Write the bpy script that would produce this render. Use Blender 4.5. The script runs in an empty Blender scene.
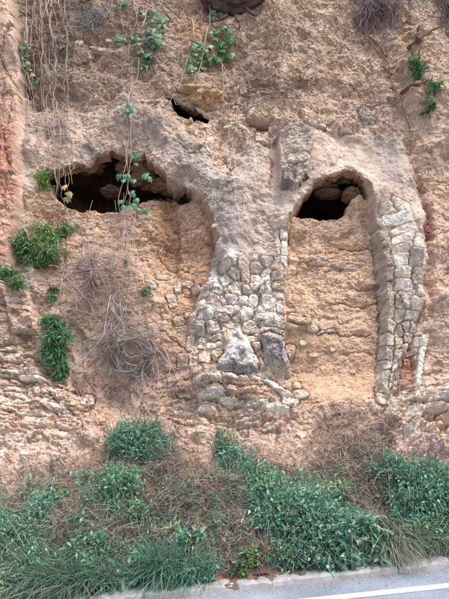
import bpy, math, random
import numpy as np
from mathutils import Vector, Matrix

# ------------------------------------------------------------------ camera, sky, sun, exposure
scene = bpy.context.scene
C = scene.collection
random.seed(7)
RNG = np.random.default_rng(11)
CAM = np.array([0.0, -7.2, 1.6])
PITCH = math.radians(13.0)
F = 500.0                                   # focal length in photograph pixels (449 x 599)
cam_data = bpy.data.cameras.new('camera')
cam = bpy.data.objects.new('camera', cam_data)
C.objects.link(cam)
cam.location = CAM
cam.rotation_euler = (math.pi / 2 + PITCH, 0, 0)
cam_data.sensor_fit = 'VERTICAL'
cam_data.sensor_height = 36.0
cam_data.lens = 36.0 * F / 599.0
cam_data.clip_end = 2000
scene.camera = cam
SUN_EL, SUN_AZ = math.radians(62), math.radians(42)     # azimuth measured from straight behind the camera, towards the right
world = bpy.data.worlds.new('World')
scene.world = world
world.use_nodes = True
wn = world.node_tree.nodes
sky = wn.new('ShaderNodeTexSky')
sky.sky_type = 'NISHITA'
sky.sun_disc = False
sky.sun_elevation = SUN_EL
sky.sun_rotation = math.pi - SUN_AZ
sky.air_density = 1.0
sky.dust_density = 3.0
wn['Background'].inputs[1].default_value = 0.15
world.node_tree.links.new(sky.outputs[0], wn['Background'].inputs[0])
sd_ = bpy.data.lights.new('sun', 'SUN')
sd_.energy = 1.35
sd_.angle = math.radians(18)
sd_.color = (1.0, 0.955, 0.90)
sun = bpy.data.objects.new('sun', sd_)
C.objects.link(sun)
sdir = Vector((math.sin(SUN_AZ) * math.cos(SUN_EL), -math.cos(SUN_AZ) * math.cos(SUN_EL), math.sin(SUN_EL)))
sun.rotation_euler = sdir.to_track_quat('Z', 'Y').to_euler()
sun.location = (4, -10, 14)
scene.view_settings.view_transform = 'Standard'
scene.view_settings.look = 'None'
scene.view_settings.gamma = 1.0
scene.view_settings.exposure = 1.22

# ------------------------------------------------------------------ small maths
def lin(r, g, b, k=0.75):
    def f(c):
        c /= 255.0
        return (c / 12.92 if c <= 0.04045 else ((c + 0.055) / 1.055) ** 2.4) * k
    return np.array([f(r), f(g), f(b)], dtype=np.float32)

def ss(a, b, x):
    t = np.clip((x - a) / (b - a), 0, 1)
    return t * t * (3 - 2 * t)

_perm = {}
def perm(seed):
    if seed not in _perm:
        r = np.random.default_rng(seed + 1000)
        p = r.permutation(256).astype(np.int32)
        ang = r.uniform(0, 2 * np.pi, 256).astype(np.float32)
        _perm[seed] = (np.concatenate([p, p]), np.cos(ang), np.sin(ang), r.random((256, 5)).astype(np.float32))
    return _perm[seed]

def perlin(x, y, seed=0):
    p, gx, gy, _ = perm(seed)
    xi = np.floor(x).astype(np.int32); yi = np.floor(y).astype(np.int32)
    fx = (x - xi).astype(np.float32); fy = (y - yi).astype(np.float32)
    xi &= 255; yi &= 255
    x1 = (xi + 1) & 255; y1 = (yi + 1) & 255
    def g(ix, iy, dx, dy):
        h = p[p[iy] + ix]
        return gx[h] * dx + gy[h] * dy
    u = fx * fx * fx * (fx * (fx * 6 - 15) + 10)
    v = fy * fy * fy * (fy * (fy * 6 - 15) + 10)
    a = g(xi, yi, fx, fy); b = g(x1, yi, fx - 1, fy)
    c = g(xi, y1, fx, fy - 1); d = g(x1, y1, fx - 1, fy - 1)
    a = a + u * (b - a); c = c + u * (d - c)
    return (a + v * (c - a)) * 1.5

def fbm(x, y, octv=4, seed=0, gain=0.5):
    s = 0; a = 1.0; f = 1.0
    for i in range(octv):
        s = s + a * perlin(x * f + 17.3 * i, y * f - 9.1 * i, seed + i)
        a *= gain; f *= 2.03
    return s

def ridged(x, y, octv=4, seed=0):
    s = 0; a = 1.0; f = 1.0
    for i in range(octv):
        s = s + a * (1 - 2 * np.abs(perlin(x * f + 5.3 * i, y * f + 3.1 * i, seed + i)))
        a *= 0.5; f *= 2.1
    return s

def worley(x, y, seed=0):
    p, _, _, rt = perm(seed)
    xi = np.floor(x).astype(np.int32); yi = np.floor(y).astype(np.int32)
    F1 = np.full(x.shape, 9.0, np.float32); F2 = F1.copy()
    H = np.zeros(x.shape, np.int32); DX = np.zeros(x.shape, np.float32); DY = DX.copy()
    for dy in (-1, 0, 1):
        for dx in (-1, 0, 1):
            cx = xi + dx; cy = yi + dy
            h = p[p[cy & 255] + (cx & 255)]
            px = (x - cx - rt[h, 0]).astype(np.float32); py = (y - cy - rt[h, 1]).astype(np.float32)
            d = np.sqrt(px * px + py * py)
            m = d < F1
            F2 = np.where(m, F1, np.minimum(F2, d))
            F1 = np.where(m, d, F1)
            H = np.where(m, h, H); DX = np.where(m, px, DX); DY = np.where(m, py, DY)
    return F1, F2, rt[H, 2], rt[H, 3], rt[H, 4], DX, DY

def chunks(x, y, size, asp, seed, tilt=1.0, crack=0.6):
    """broken facets: every cell has its own height and tilt, with a crack between cells (unit height)"""
    F1, F2, a, b, c, dx, dy = worley(x / size, y / (size * asp), seed)
    return (a - 0.5) + tilt * ((b - 0.5) * dx + (c - 0.5) * dy) * 1.6 - crack * np.exp(-(F2 - F1) / 0.07)

def poly_sd(U, V, pts, margin=45):
    """signed distance in pixels to a closed outline, negative inside"""
    pts = np.array(pts, np.float32)
    out = np.full(U.shape, float(margin), np.float32)
    m = (U > pts[:, 0].min() - margin) & (U < pts[:, 0].max() + margin) & (V > pts[:, 1].min() - margin) & (V < pts[:, 1].max() + margin)
    u = U[m]; v = V[m]
    d2 = np.full(u.shape, 1e9, np.float32); inside = np.zeros(u.shape, bool)
    n = len(pts)
    for i in range(n):
        ax, ay = pts[i]; bx, by = pts[(i + 1) % n]
        ex, ey = bx - ax, by - ay
        L = ex * ex + ey * ey + 1e-9
        t = np.clip(((u - ax) * ex + (v - ay) * ey) / L, 0, 1)
        qx = u - ax - t * ex; qy = v - ay - t * ey
        d2 = np.minimum(d2, qx * qx + qy * qy)
        if abs(by - ay) > 1e-6:
            c = ((ay > v) != (by > v)) & (u < ex * (v - ay) / ey + ax)
            inside ^= c
    d = np.sqrt(d2)
    out[m] = np.minimum(np.where(inside, -d, d), margin)
    return out

def line_d(U, V, pts, margin=60):
    """distance in pixels to an open line, and the position 0..1 along it"""
    pts = np.array(pts, np.float32)
    out = np.full(U.shape, float(margin), np.float32); pos = np.zeros(U.shape, np.float32)
    m = (U > pts[:, 0].min() - margin) & (U < pts[:, 0].max() + margin) & (V > pts[:, 1].min() - margin) & (V < pts[:, 1].max() + margin)
    u = U[m]; v = V[m]
    best = np.full(u.shape, 1e9, np.float32); bp = np.zeros(u.shape, np.float32)
    n = len(pts) - 1
    for i in range(n):
        ax, ay = pts[i]; bx, by = pts[i + 1]
        ex, ey = bx - ax, by - ay
        t = np.clip(((u - ax) * ex + (v - ay) * ey) / (ex * ex + ey * ey + 1e-9), 0, 1)
        d = (u - ax - t * ex) ** 2 + (v - ay - t * ey) ** 2
        k = d < best
        best = np.where(k, d, best); bp = np.where(k, (i + t) / n, bp)
    out[m] = np.minimum(np.sqrt(best), margin); pos[m] = bp
    return out, pos

# ------------------------------------------------------------------ the profile of bank and cliff (y, z) and the way from picture to place
TILT = 0.095                                 # the road climbs to the right
PROFILE = np.array([(-1.89, .02), (-1.74, .13), (-1.4, .35), (-1.0, .66), (-.45, 1.14), (-.12, 1.66), (.03, 2.25), (.2, 3.5), (.5, 5.5), (.85, 7.5),
                    (1.2, 9.5), (1.6, 11.2), (2.6, 12.3), (6.0, 13.2)])
def _resample(P, n=2400, smooth=60):
    d = np.r_[0, np.cumsum(np.hypot(*np.diff(P, axis=0).T))]
    s = np.linspace(0, d[-1], n)
    q = np.c_[np.interp(s, d, P[:, 0]), np.interp(s, d, P[:, 1])]
    k = np.ones(smooth) / smooth
    e = np.vstack([q[0] + (q[0] - q[1]) * np.arange(smooth, 0, -1)[:, None], q, q[-1] + (q[-1] - q[-2]) * np.arange(1, smooth + 1)[:, None]])
    r = np.c_[np.convolve(e[:, 0], k, 'same'), np.convolve(e[:, 1], k, 'same')][smooth:-smooth]
    return r
PR = _resample(PROFILE)
PT = np.r_[0, np.cumsum(np.hypot(*np.diff(PR, axis=0).T))]
TMAX = PT[-1]
_tan = np.gradient(PR, axis=0); _tan /= np.linalg.norm(_tan, axis=1)[:, None]
PN = np.c_[-_tan[:, 1], _tan[:, 0]]           # outward: towards the road and up
if PN[600, 0] > 0: PN = -PN
CF, SF = math.cos(PITCH), math.sin(PITCH)

def base_point(x, t):
    y = np.interp(t, PT, PR[:, 0]); z = np.interp(t, PT, PR[:, 1])
    return np.stack([x, y, z + TILT * x * (1 - ss(0.3, 3.2, z))], -1)
def base_normal(t):
    return np.stack([np.zeros_like(t), np.interp(t, PT, PN[:, 0]), np.interp(t, PT, PN[:, 1])], -1)
def project(P):
    r = P - CAM
    dep = r[..., 1] * CF + r[..., 2] * SF
    up = -r[..., 1] * SF + r[..., 2] * CF
    return 224.5 + F * r[..., 0] / dep, 299.5 - F * up / dep, dep
def photo_to_base(u, v):
    """(x, t) of the place on the bank or cliff that the photograph shows at (u, v)"""
    ts = PT
    y = PR[:, 0] - CAM[1]
    x = 0.0
    for _ in range(3):
        z = PR[:, 1] + TILT * x * (1 - ss(0.3, 3.2, PR[:, 1])) - CAM[2]
        dep = y * CF + z * SF
        vv = 299.5 - F * (-y * SF + z * CF) / dep
        k = slice(0, 2100)
        t = float(np.interp(-v, -vv[k], ts[k]))
        x = (u - 224.5) / F * float(np.interp(t, ts, dep))
    return x, t
# ------------------------------------------------------------------ the grid of bank and cliff
xs = np.r_[np.linspace(-7.2, -4.75, 60)[:-1], np.arange(-4.75, 4.75, 0.0135), np.linspace(4.75, 7.2, 60)[1:]].astype(np.float32)
ts = np.r_[np.arange(0.0, 10.95, 0.0132), np.linspace(10.95, TMAX, 110)[1:]].astype(np.float32)
X, T = np.meshgrid(xs, ts)
BASE = base_point(X, T).astype(np.float32)
NORM = base_normal(T).astype(np.float32)
U, V, DEP = [a.astype(np.float32) for a in project(BASE)]
Z = BASE[..., 2]
wu = fbm(X * 2.2, T * 2.2, 3, 50) ; wv = fbm(X * 2.2, T * 2.2, 3, 60)
fu = fbm(X * 9, T * 9, 3, 70); fv = fbm(X * 9, T * 9, 3, 80)
U1 = U + 2.5 * wu + 1.6 * fu; V1 = V + 2.5 * wv + 1.6 * fv          # outlines wander a little
# outlines, in photograph pixels
OPEN_L = [(43, 178), (47, 170), (60, 163), (75, 160), (90, 157), (100, 154), (113, 150), (122, 151), (130, 155), (140, 152), (147, 155), (152, 167), (163, 174), (169, 181),
          (180, 186), (190, 191), (196, 197), (186, 197), (172, 191), (160, 189), (148, 192), (140, 197), (134, 203), (118, 206), (100, 207), (76, 206), (62, 200), (54, 194), (50, 188)]
OPEN_R = [(291, 212), (300, 203), (307, 193), (315, 186), (325, 182), (340, 180), (352, 182), (360, 186), (366, 193), (368, 199), (358, 197), (351, 201), (346, 206), (344, 214),
          (338, 217), (320, 218), (302, 215)]
ALC_L = [(28, 250), (27, 197), (38, 185), (46, 170), (60, 163), (75, 160), (90, 157), (113, 150), (147, 155), (163, 174), (180, 186), (196, 196), (206, 207), (214, 225),
         (218, 245), (213, 265), (206, 285), (196, 300), (190, 325), (186, 370), (150, 392), (100, 350), (60, 310), (34, 280)]
ALC_R = [(289, 216), (300, 203), (307, 193), (315, 186), (325, 182), (340, 180), (352, 182), (362, 187), (367, 195), (372, 225), (379, 260), (384, 300), (385, 340), (380, 392),
         (345, 408), (303, 404), (294, 378), (285, 345), (282, 320), (287, 290), (288, 250)]
RING_L = [(24, 290), (22, 150), (26, 116), (60, 112), (100, 106), (130, 96), (160, 110), (190, 133), (214, 163), (234, 200), (241, 235), (236, 275), (215, 300), (196, 330), (150, 300), (60, 300)]
RING_R = [(266, 132), (310, 128), (360, 128), (398, 133), (418, 160), (426, 200), (427, 260), (423, 305), (412, 345), (399, 385), (380, 404), (300, 300), (285, 240), (272, 195)]
PIER = [(240, 150), (266, 132), (274, 193), (289, 213), (288, 300), (282, 330), (291, 375), (299, 400), (299, 446), (250, 452), (196, 440), (198, 390), (189, 330), (200, 295), (217, 265), (226, 215)]
rag = fbm(X * 4.5, T * 4.5, 3, 77); rag2 = fbm(X * 4.5 + 40, T * 4.5, 3, 78)
sOL = poly_sd(U1 + 2.0 * rag - 1.5 * fu, V1 + (2.2 * rag2 - 1.5 * fv) * ss(206, 196, V), OPEN_L); sOR = poly_sd(U1 + 1.2 * rag - 1.5 * fu, V1 - 1.5 * fv + 1.4 * rag2 * ss(212, 200, V), OPEN_R)
sAL = poly_sd(U1, V1, ALC_L); sAR = poly_sd(U + 0.5 * fu, V1, ALC_R)
sRL = poly_sd(U1, V1, RING_L); sRR = poly_sd(U1, V1, RING_R); sPI = poly_sd(U1, V1, PIER)

# the foot of the cliff, where earth turns to bank
foot = np.interp(U, [-60, 0, 60, 100, 130, 180, 196, 300, 330, 385, 400, 449, 520], [488, 482, 462, 440, 412, 424, 446, 448, 404, 404, 455, 462, 468]) + 5 * wu + 4 * fu
mbank = ss(-10, 10, V - foot)
cliffm = 1 - mbank

# ---------- displacement along the outward normal, metres
big = fbm(X * 0.55, T * 0.55, 3, 1)
mid = fbm(X * 1.9 + wu * .2, T * 1.5, 4, 5)
XW = X + .05 * fu; TW = T + .05 * fv
ch1 = chunks(XW, TW, .42, .8, 21)
ch2 = chunks(XW, TW, .17, .75, 22)
ch3 = chunks(X + .025 * fu, T + .025 * fv, .075, .7, 23)
streak = ridged(X * 5 + T * .9 + .5 * wu, T * 1.3, 4, 30)
fine = fbm(X * 26, T * 26, 4, 40, .6)
rough = ss(-.5, .6, fbm(X * .9, T * .9, 3, 45))                  # where the face is broken and where it is smooth
rough2 = ss(0, .7, fbm(X * 1.4 + 7, T * 1.2, 3, 48))
mid_h = ss(430, 250, V)                                         # higher up: softer, root-bound soil
D = 0.20 * big + 0.075 * mid
upper = ss(165, 90, V)
def terrace(n, k, w=.22):
    q = n * k; f = np.floor(q); return (f + ss(1 - w, 1, q - f)) / k
spall = terrace(fbm(X * 1.6 + .1 * fu, T * 1.9 + .1 * fv, 4, 180), 4.0, .16)      # skins that have come off along curved edges
spall2 = terrace(fbm(X * 5, T * 6, 3, 190), 3.0, .2)
cn = fbm(X * 2.6, T * 3.4, 4, 200); cn2 = fbm(X * 1.4, T * 5.5, 4, 210)
crk = np.exp(-np.abs(cn) / .035) * ss(-.1, .4, fbm(X * 1.3, T * 1.3, 2, 205)) + np.exp(-np.abs(cn2) / .04) * ss(0, .4, fbm(X * 1.1, T * 1.1, 2, 215))
relief = 0.038 * ch1 * (.4 + rough) + 0.020 * ch2 * (.1 + rough2) + 0.007 * ch3 * rough2 + 0.005 * fine * (.4 + rough) + .10 * spall + .022 * spall2 * (.2 + rough) - .04 * crk
soft = 0.014 * streak + 0.04 * ch1 * (.3 + rough) + 0.020 * ch2 * (.2 + rough2) + 0.009 * ch3 * (.1 + rough2) + 0.006 * fine * (.4 + rough) + .07 * spall + .02 * spall2 - .03 * crk
calm = np.clip(.75 * ss(3, -6, sRR) * ss(0, 3, sAR) + .45 * ss(3, -6, sRL) * ss(0, 3, sAL) + .5 * ss(3, -6, sPI) * ss(280, 250, V) + .55 * ss(26, 12, U) * ss(330, 290, V) + .3 * ss(400, 430, U) * ss(380, 340, V), 0, .75)
calm = np.maximum(calm, .93 * np.exp(-(((U - np.interp(V, [-40, 0, 20, 40, 78, 92, 100, 130, 200, 260, 300, 340], [8, 11, 15, 20, 21, 18, 22, 22, 21, 12, 6, 0])) / 6) ** 2)) * ss(300, 270, V))
D += cliffm * (relief * (1 - upper) + soft * upper) * (1 - calm)
bankrel = 0.05 * fbm(X * 3, T * 3, 4, 90) + 0.025 * chunks(XW, TW, .12, 1, 91) + 0.012 * fine + .05 * ch3 * ss(.2, .9, fbm(X * 2, T * 2, 2, 94))*.5
D += mbank * bankrel * ss(0, .5, T)

# layered, flaking stone: plates that stand proud and are undercut
def layers(h, seed, wob=.12):
    s = T + wob * fbm(X * 1.1, T * 1.1, 3, seed) + .02 * fbm(X * 7, T * 7, 2, seed + 3)
    r = perm(seed)[3]
    k = s / h; ki = np.floor(k).astype(np.int32); f = k - ki
    along = X / (h * 5) + r[ki & 255, 0] * 9
    ai = np.floor(along + .35 * fbm(X * 3, T * 3, 2, seed + 5)).astype(np.int32)
    rnd = r[(ki * 7 + ai * 13) & 255, 1]
    prof = ss(0, .16, f) * (1 - .55 * f)                          # bottom of a plate undercut, top sloping back
    return (prof - .45) * (.35 + rnd)
LEFT_BASE = [(-80, 345), (30, 345), (52, 372), (75, 392), (92, 408), (100, 440), (60, 470), (0, 490), (-80, 500)]
RIGHT_BASE = [(384, 396), (400, 384), (425, 378), (449, 372), (560, 360), (560, 480), (449, 468), (395, 462), (376, 420)]
PIER_BASE = [(194, 384), (215, 378), (255, 376), (276, 384), (292, 396), (299, 416), (303, 470), (255, 480), (194, 470)]
sLB = poly_sd(U1, V1, LEFT_BASE); sRB = poly_sd(U1, V1, RIGHT_BASE); sPB = poly_sd(U1, V1, PIER_BASE)
mLB = ss(8, -8, sLB); mRB = ss(8, -8, sRB); mPB = ss(5, -5, sPB)
lay = layers(.14, 101); lay2 = layers(.075, 102, .08); lay3 = layers(.2, 104, .2)
D += mLB * (.16 * ss(4, -14, sLB) + .026 * lay + .016 * lay2 + .05 * ch1 + .02 * ch2 - .035 * crk)
D += mRB * (.14 * ss(4, -14, sRB) + .035 * lay3 + .014 * lay2 + .045 * ch1 + .02 * ch2 - .035 * crk)
D += mPB * ss(456, 415, V) * (.12 * ss(3, -6, sPB) + .05 * lay3 + .02 * lay2)
mstr = ss(20, -10, poly_sd(U1, V1, [(-60, 190), (30, 280), (40, 345), (-60, 345)])) + ss(20, -10, poly_sd(U1, V1, [(150, 372), (200, 372), (198, 440), (170, 440)]))
D += mstr * .05 * lay

# the pink rock slab at the left edge
ue = np.interp(V, [-40, 0, 20, 40, 78, 92, 100, 130, 200, 260, 300, 340], [8, 11, 15, 20, 21, 18, 22, 22, 21, 12, 6, 0])
mSlab = ss(3.5, -3.5, U + 1.0 * wu - ue) * ss(330, 270, V)
D += mSlab * (.20 + .07 * chunks(XW, TW, .5, 1.6, 111) + .012 * ch2)
sCav = poly_sd(U1, V1, [(20, 83), (26, 78), (30, 84), (27, 90), (21, 90)])
D -= .25 * ss(2, -3, sCav)
D -= .12 * ss(3, -3, np.abs(U1 - 31) - 9) * ss(20, 40, V) * ss(125, 95, V)
# pale block low on the left
sBk = poly_sd(U1, V1, [(3, 285), (28, 285), (36, 322), (36, 331), (14, 333), (8, 318)])
D += ss(1.5, -2.5, sBk) * (.15 - .10 * ss(5, 1, np.hypot((U1 - 13) / 1.2, V1 - 314) - 1.0))
D -= .10 * ss(1.5, -1.5, poly_sd(U1, V1, [(14, 333), (36, 332), (38, 336), (20, 338)]))
D -= .12 * ss(1.5, -2, poly_sd(U1, V1, [(30, 356), (40, 358), (47, 370), (42, 372), (31, 362)]))

# the grey crust of the left arch: a thick rib that sweeps down to the right
dr, pr_ = line_d(U1, V1, [(128, 112), (152, 122), (178, 142), (200, 165), (216, 195), (227, 225), (231, 262)])
D += .20 * np.exp(-(dr / 17) ** 2) * ss(0, .08, pr_ + .05)
D += .07 * ss(6, -6, sRL) * ss(150, 120, U)
# hole over the arch, with the clod that hangs over it
HOLE = [(163, 98), (172, 98), (180, 106), (188, 110), (198, 113), (210, 118), (206, 125), (192, 125), (182, 120), (172, 111)]
sH = poly_sd(U1 - fu, V1, HOLE)
D -= .06 * ss(0, -1.5, sH)
D -= .05 * ss(14, 0, sH)
rc = np.hypot((U1 - 199) / 21, (V1 - 99) / 15)
D += .10 * np.exp(-(((U1 - 196) / 16) ** 2 + ((V1 - 32) / 30) ** 2))

# the pier between the niches
D += .13 * ss(8, -14, sPI) * ss(440, 380, V)
D += .06 * np.exp(-((U1 - 250) / 26) ** 2) * ss(130, 200, V) * ss(400, 360, V)
# stub of a square pilaster above the right niche
sPl = poly_sd(U + .5 * fu, V1, [(277, 136), (287, 130), (303, 131), (312, 146), (308, 168), (306, 180), (293, 192), (284, 189), (279, 188)])
D += ss(1.2, -1.2, sPl) * (.16 + .02 * ch3) * ss(-8, 6, V - 132)
D -= .05 * ss(2, -2, poly_sd(U1, V1, [(271, 142), (278, 138), (279, 188), (270, 188)]))
# two slots with a flat stone over each
for a_, b_ in ((249, 268), (305, 327)):
    D -= .50 * ss(.8, -.8, np.maximum(np.abs(U + .4 * fu - (a_ + b_) / 2) - (b_ - a_) / 2, np.abs(V + .5 * wv - 126.6) - 1.9))
    D += .0 * ss(.8, -.8, np.maximum(np.abs(U + fu - (a_ + b_) / 2) - (b_ - a_) / 2 - 1, np.abs(V + .6 * fv - 121.0) - 3.4))
# skin of plaster round the right niche, and its worn edge
D += .07 * ss(4, -10, sRR) * ss(345, 310, V)
D += .05 * ss(14, 2, sAR) * ss(215, 190, V) * ss(270, 290, U)
JAMB = [(366, 198), (372, 225), (379, 260), (384, 300), (385, 340), (379, 393), (398, 393), (401, 365), (412, 345), (424, 305), (427, 260), (425, 205), (405, 180)]
sJ = poly_sd(U1, V1, JAMB)
D += .07 * ss(2, -4, sJ)
gr, gp = line_d(U1, V1, [(408, 140), (416, 160), (424, 185), (428, 215), (427, 250), (431, 285), (436, 310)])
D -= .10 * np.exp(-(gr / 4.5) ** 2)
sRed = poly_sd(U1, V1, [(428, 196), (436, 212), (438, 226), (432, 241), (423, 240), (424, 222)])
D -= .10 * ss(3, -4, sRed)
sBr = poly_sd(U1, V1, [(404, 356), (416, 344), (420, 350), (417, 384), (412, 394), (390, 393), (396, 378)])
D -= .13 * ss(2, -3, sBr)
wl, wlp = line_d(U1, V1, [(430, 330), (427, 350), (423, 368), (420, 386)])
ol, olp = line_d(U1, V1, [(400, 0), (405, 40), (412, 70), (418, 110)])
D += .10 * ss(398, 412, U + 6 * wu) * ss(140, 100, V)
D -= .20 * ss(3, -3, poly_sd(U1, V1, [(436, -30), (449, 28), (460, 60), (470, -30)]))
D -= .16 * ss(10, -10, poly_sd(U1, V1, [(350, -40), (353, 20), (368, 45), (385, 55), (392, 30), (396, -40)]))

D_OUT = D.copy()
# ---------- the hollows
vbL = np.interp(U, [0, 36, 43, 50, 54, 62, 76, 118, 134, 148, 172, 190, 200], [150, 176, 178, 188, 194, 200, 206, 206, 203, 192, 190, 194, 150])
vbR = np.interp(U, [280, 291, 302, 320, 335, 342, 346, 352, 358, 366, 371], [150, 212, 213, 218, 217, 214, 204, 200, 195, 196, 150])
inL = ss(1.5, -2.5, sAL) * ss(-9, -4, V1 - vbL)
depL = np.interp(U, [25, 60, 120, 160, 190, 218], [.15, .20, .24, .44, .50, .34]) * np.interp(V, [150, 250, 300, 350, 400], [1, 1, .62, .25, 0])
inR = np.where((U > 362) & (V > 205), np.clip((2.5 - sAR) / 3.5, 0, 1), ss(1.2, -1.2, sAR)) * ss(-9, -4, V1 - vbR)
depR = np.interp(U, [285, 300, 340, 375, 386], [.14, .17, .20, .19, .17]) * np.interp(V, [180, 330, 370, 405], [1, 1, .85, .25])
fillL = .04 * mid + .02 * ch1 + .012 * ch2 * rough2 + .006 * ch3 * rough2 + .005 * fine + .02 * lay3 + .055 * spall + .015 * spall2 - .03 * crk
lowR = ss(300, 345, V)
fillR = (.022 * lay3 * (.3 + rough) + .012 * layers(.1, 105, .2) + .02 * ch1 + .008 * ch2 * rough + .06 * spall) * (1 - .6 * lowR) + .006 * ch3 * rough + .007 * fine + .02 * mid + .02 * spall2 - .02 * crk
flatten = np.maximum(inL * ss(400, 340, V), inR * ss(420, 395, V))
Dsm = .20 * big + .12
D = D * (1 - flatten) + flatten * Dsm
D += inL * (-depL + fillL) + inR * (-depR - .04 + fillR)
# a smooth brown column of earth standing in the right of the left niche
rcol = np.abs(U1 - 196) / 20
D += inL * .16 * np.sqrt(np.clip(1 - rcol ** 2, 0, 1)) * ss(186, 200, V) * ss(300, 262, V)
D -= inL * .07 * np.exp(-((U1 - 168) / 7) ** 2) * ss(186, 200, V) * ss(290, 250, V)
# ledge of stones caught low in the right niche, and debris
D += inR * .12 * ss(-3, 3, V1 - 317) * ss(334, 324, V1 - .12 * (310 - U1)) * ss(318, 306, U1)
# rooms behind the two mouths
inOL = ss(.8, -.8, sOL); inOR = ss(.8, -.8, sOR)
roomL = -.06 * ss(0, -1.5, sOL)
roomR = -.06 * ss(0, -1.5, sOR)
D += inOL * (roomL + .04 * ch2) + inOR * (roomR + .04 * ch2)
# ---------- masonry: every stone is a cell of the face with its own height, tilt and colour, tight against its neighbours
WHITE, PALE, TAN, PINK, GREY, DARK, BRICKG = lin(242, 232, 218), lin(226, 208, 188), lin(206, 178, 150), lin(212, 184, 160), lin(192, 179, 164), lin(150, 142, 136), lin(192, 172, 148)
SEEDS = []
for s_ in [
    (237, 290, 17, 13, PALE, -8), (233, 300, 14, 10, WHITE, 4), (242, 301, 10, 9, WHITE, 0), (228, 313, 20, 11, PALE, 6), (222, 320, 15, 9, GREY, -6), (224, 304, 6, 7, WHITE, 0),
    (204, 295, 8, 8, WHITE, 10), (202, 308, 7, 10, WHITE, 12), (192, 318, 9, 11, PINK, 20), (200, 332, 9, 14, GREY, 0), (213, 329, 11, 9, PALE, -10), (211, 304, 8, 10, PALE, 10), (212, 316, 8, 8, WHITE, 0),
    (246, 279, 10, 9, PINK, 0), (256, 283, 13, 15, PALE, 4), (266, 276, 10, 10, WHITE, 0), (269, 288, 6, 13, WHITE, 3), (246, 290, 11, 9, PALE, -3), (253, 302, 8, 12, WHITE, 5),
    (269, 302, 13, 15, WHITE, 0), (279, 307, 7, 13, PALE, -4), (262, 291, 7, 8, GREY, 0), (278, 294, 13, 6, PALE, 2), (277, 285, 14, 7, TAN, 3), (276, 277, 12, 7, PALE, -4), (277, 268, 12, 7, PINK, 2),
    (245, 316, 10, 12, WHITE, 18), (261, 311, 8, 9, PALE, 0), (268, 319, 24, 8, WHITE, 6), (268, 327, 26, 7, GREY, 2), (251, 329, 13, 11, PALE, 5), (271, 334, 27, 7, PALE, 3), (237, 320, 8, 8, GREY, 0),
    (226, 283, 12, 9, PALE, -20), (217, 293, 9, 9, WHITE, 10), (233, 277, 12, 9, GREY, 5), (225, 272, 11, 8, PALE, 0), (256, 268, 13, 9, GREY, 0), (244, 268, 11, 9, PALE, 3), (266, 263, 11, 8, PALE, 0),
    (286, 244, 8, 9, WHITE, 0), (285, 254, 8, 8, PALE, 0), (284, 263, 9, 8, WHITE, 0), (285, 234, 9, 8, PALE, 0), (213, 340, 14, 7, TAN, -4), (212, 347, 17, 6, WHITE, -3), (203, 345, 9, 12, BRICKG, 6), (206, 360, 11, 12, TAN, 10),
    (218, 358, 10, 12, PINK, -24), (212, 372, 15, 9, TAN, 0), (203, 383, 15, 8, PALE, 0), (216, 383, 11, 11, PINK, 0), (234, 382, 25, 6, PALE, -2), (256, 352, 9, 12, PINK, -14), (259, 367, 8, 12, TAN, -20),
    (258, 381, 14, 7, PALE, 4), (277, 389, 34, 9, WHITE, 30), (290, 402, 13, 12, PALE, 24), (240, 394, 30, 7, TAN, 0), (212, 399, 24, 7, WHITE, -12), (232, 405, 24, 6, WHITE, 6), (256, 408, 22, 6, PALE, -8), (277, 412, 20, 7, WHITE, 10),
    (206, 414, 18, 6, PALE, 4), (222, 423, 20, 7, TAN, 2), (248, 424, 24, 7, PINK, -3), (272, 428, 20, 8, TAN, 5)]: SEEDS.append(s_ + (.030 if s_[1] < 385 else .035, 'P', 7))
vv_ = 231.0
while vv_ < 394:
    u_ = float(np.interp(vv_, [230, 260, 290, 320, 350, 372, 394], [380, 383, 387.5, 390, 388.5, 385.5, 383]))
    h_ = random.uniform(8.5, 14.5); w_ = random.uniform(10.5, 13)
    SEEDS.append((u_ + random.uniform(-.5, .5), vv_ + h_ / 2, w_, h_, BRICKG * random.uniform(.9, 1.05), (6 if vv_ < 300 else 13) + random.uniform(-6, 6), .03, 'J', 7))
    if 286 < vv_ < 380: SEEDS.append((u_ + 11.5 + random.uniform(-.8, .8), vv_ + h_ / 2 + 3, random.uniform(9.5, 12), h_, (BRICKG if random.random() < .6 else GREY) * random.uniform(.95, 1.08), 2, .03, 'J', 6))
    vv_ += h_
for s_ in [
    (378, 234, 18, 4, PALE, -9), (385, 215, 15, 9, PALE, -8), (397, 211, 18, 10, PALE, 10), (393, 224, 24, 10, WHITE, -10), (398, 236, 26, 8, PALE, -15), (399, 245, 26, 8, WHITE, -14), (396, 254, 19, 8, PALE, -10),
    (414, 247, 10, 12, PALE, 0), (397, 264, 15, 10, WHITE, -5), (412, 262, 11, 14, GREY, 4), (400, 275, 17, 10, PALE, 0), (416, 279, 12, 14, BRICKG, 0), (402, 287, 17, 9, WHITE, -3), (420, 292, 9, 12, PALE, 0),
    (404, 301, 11, 15, BRICKG, 2), (417, 303, 14, 10, PALE, -4), (413, 314, 16, 9, PALE, 4), (407, 324, 11, 10, GREY, 0), (416, 325, 8, 10, PALE, 0), (411, 335, 11, 10, BRICKG, 0), (406, 346, 9, 10, GREY, 0),
    (403, 357, 9, 9, GREY, 0), (400, 368, 9, 9, BRICKG, 0), (425, 339, 12, 8, WHITE, -6), (425, 361, 6, 50, WHITE, 12), (417, 349, 10, 5, PINK, -14), (394, 383, 8, 8, PALE, 10)]: SEEDS.append(s_ + (.032, 'J', 8))
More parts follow.
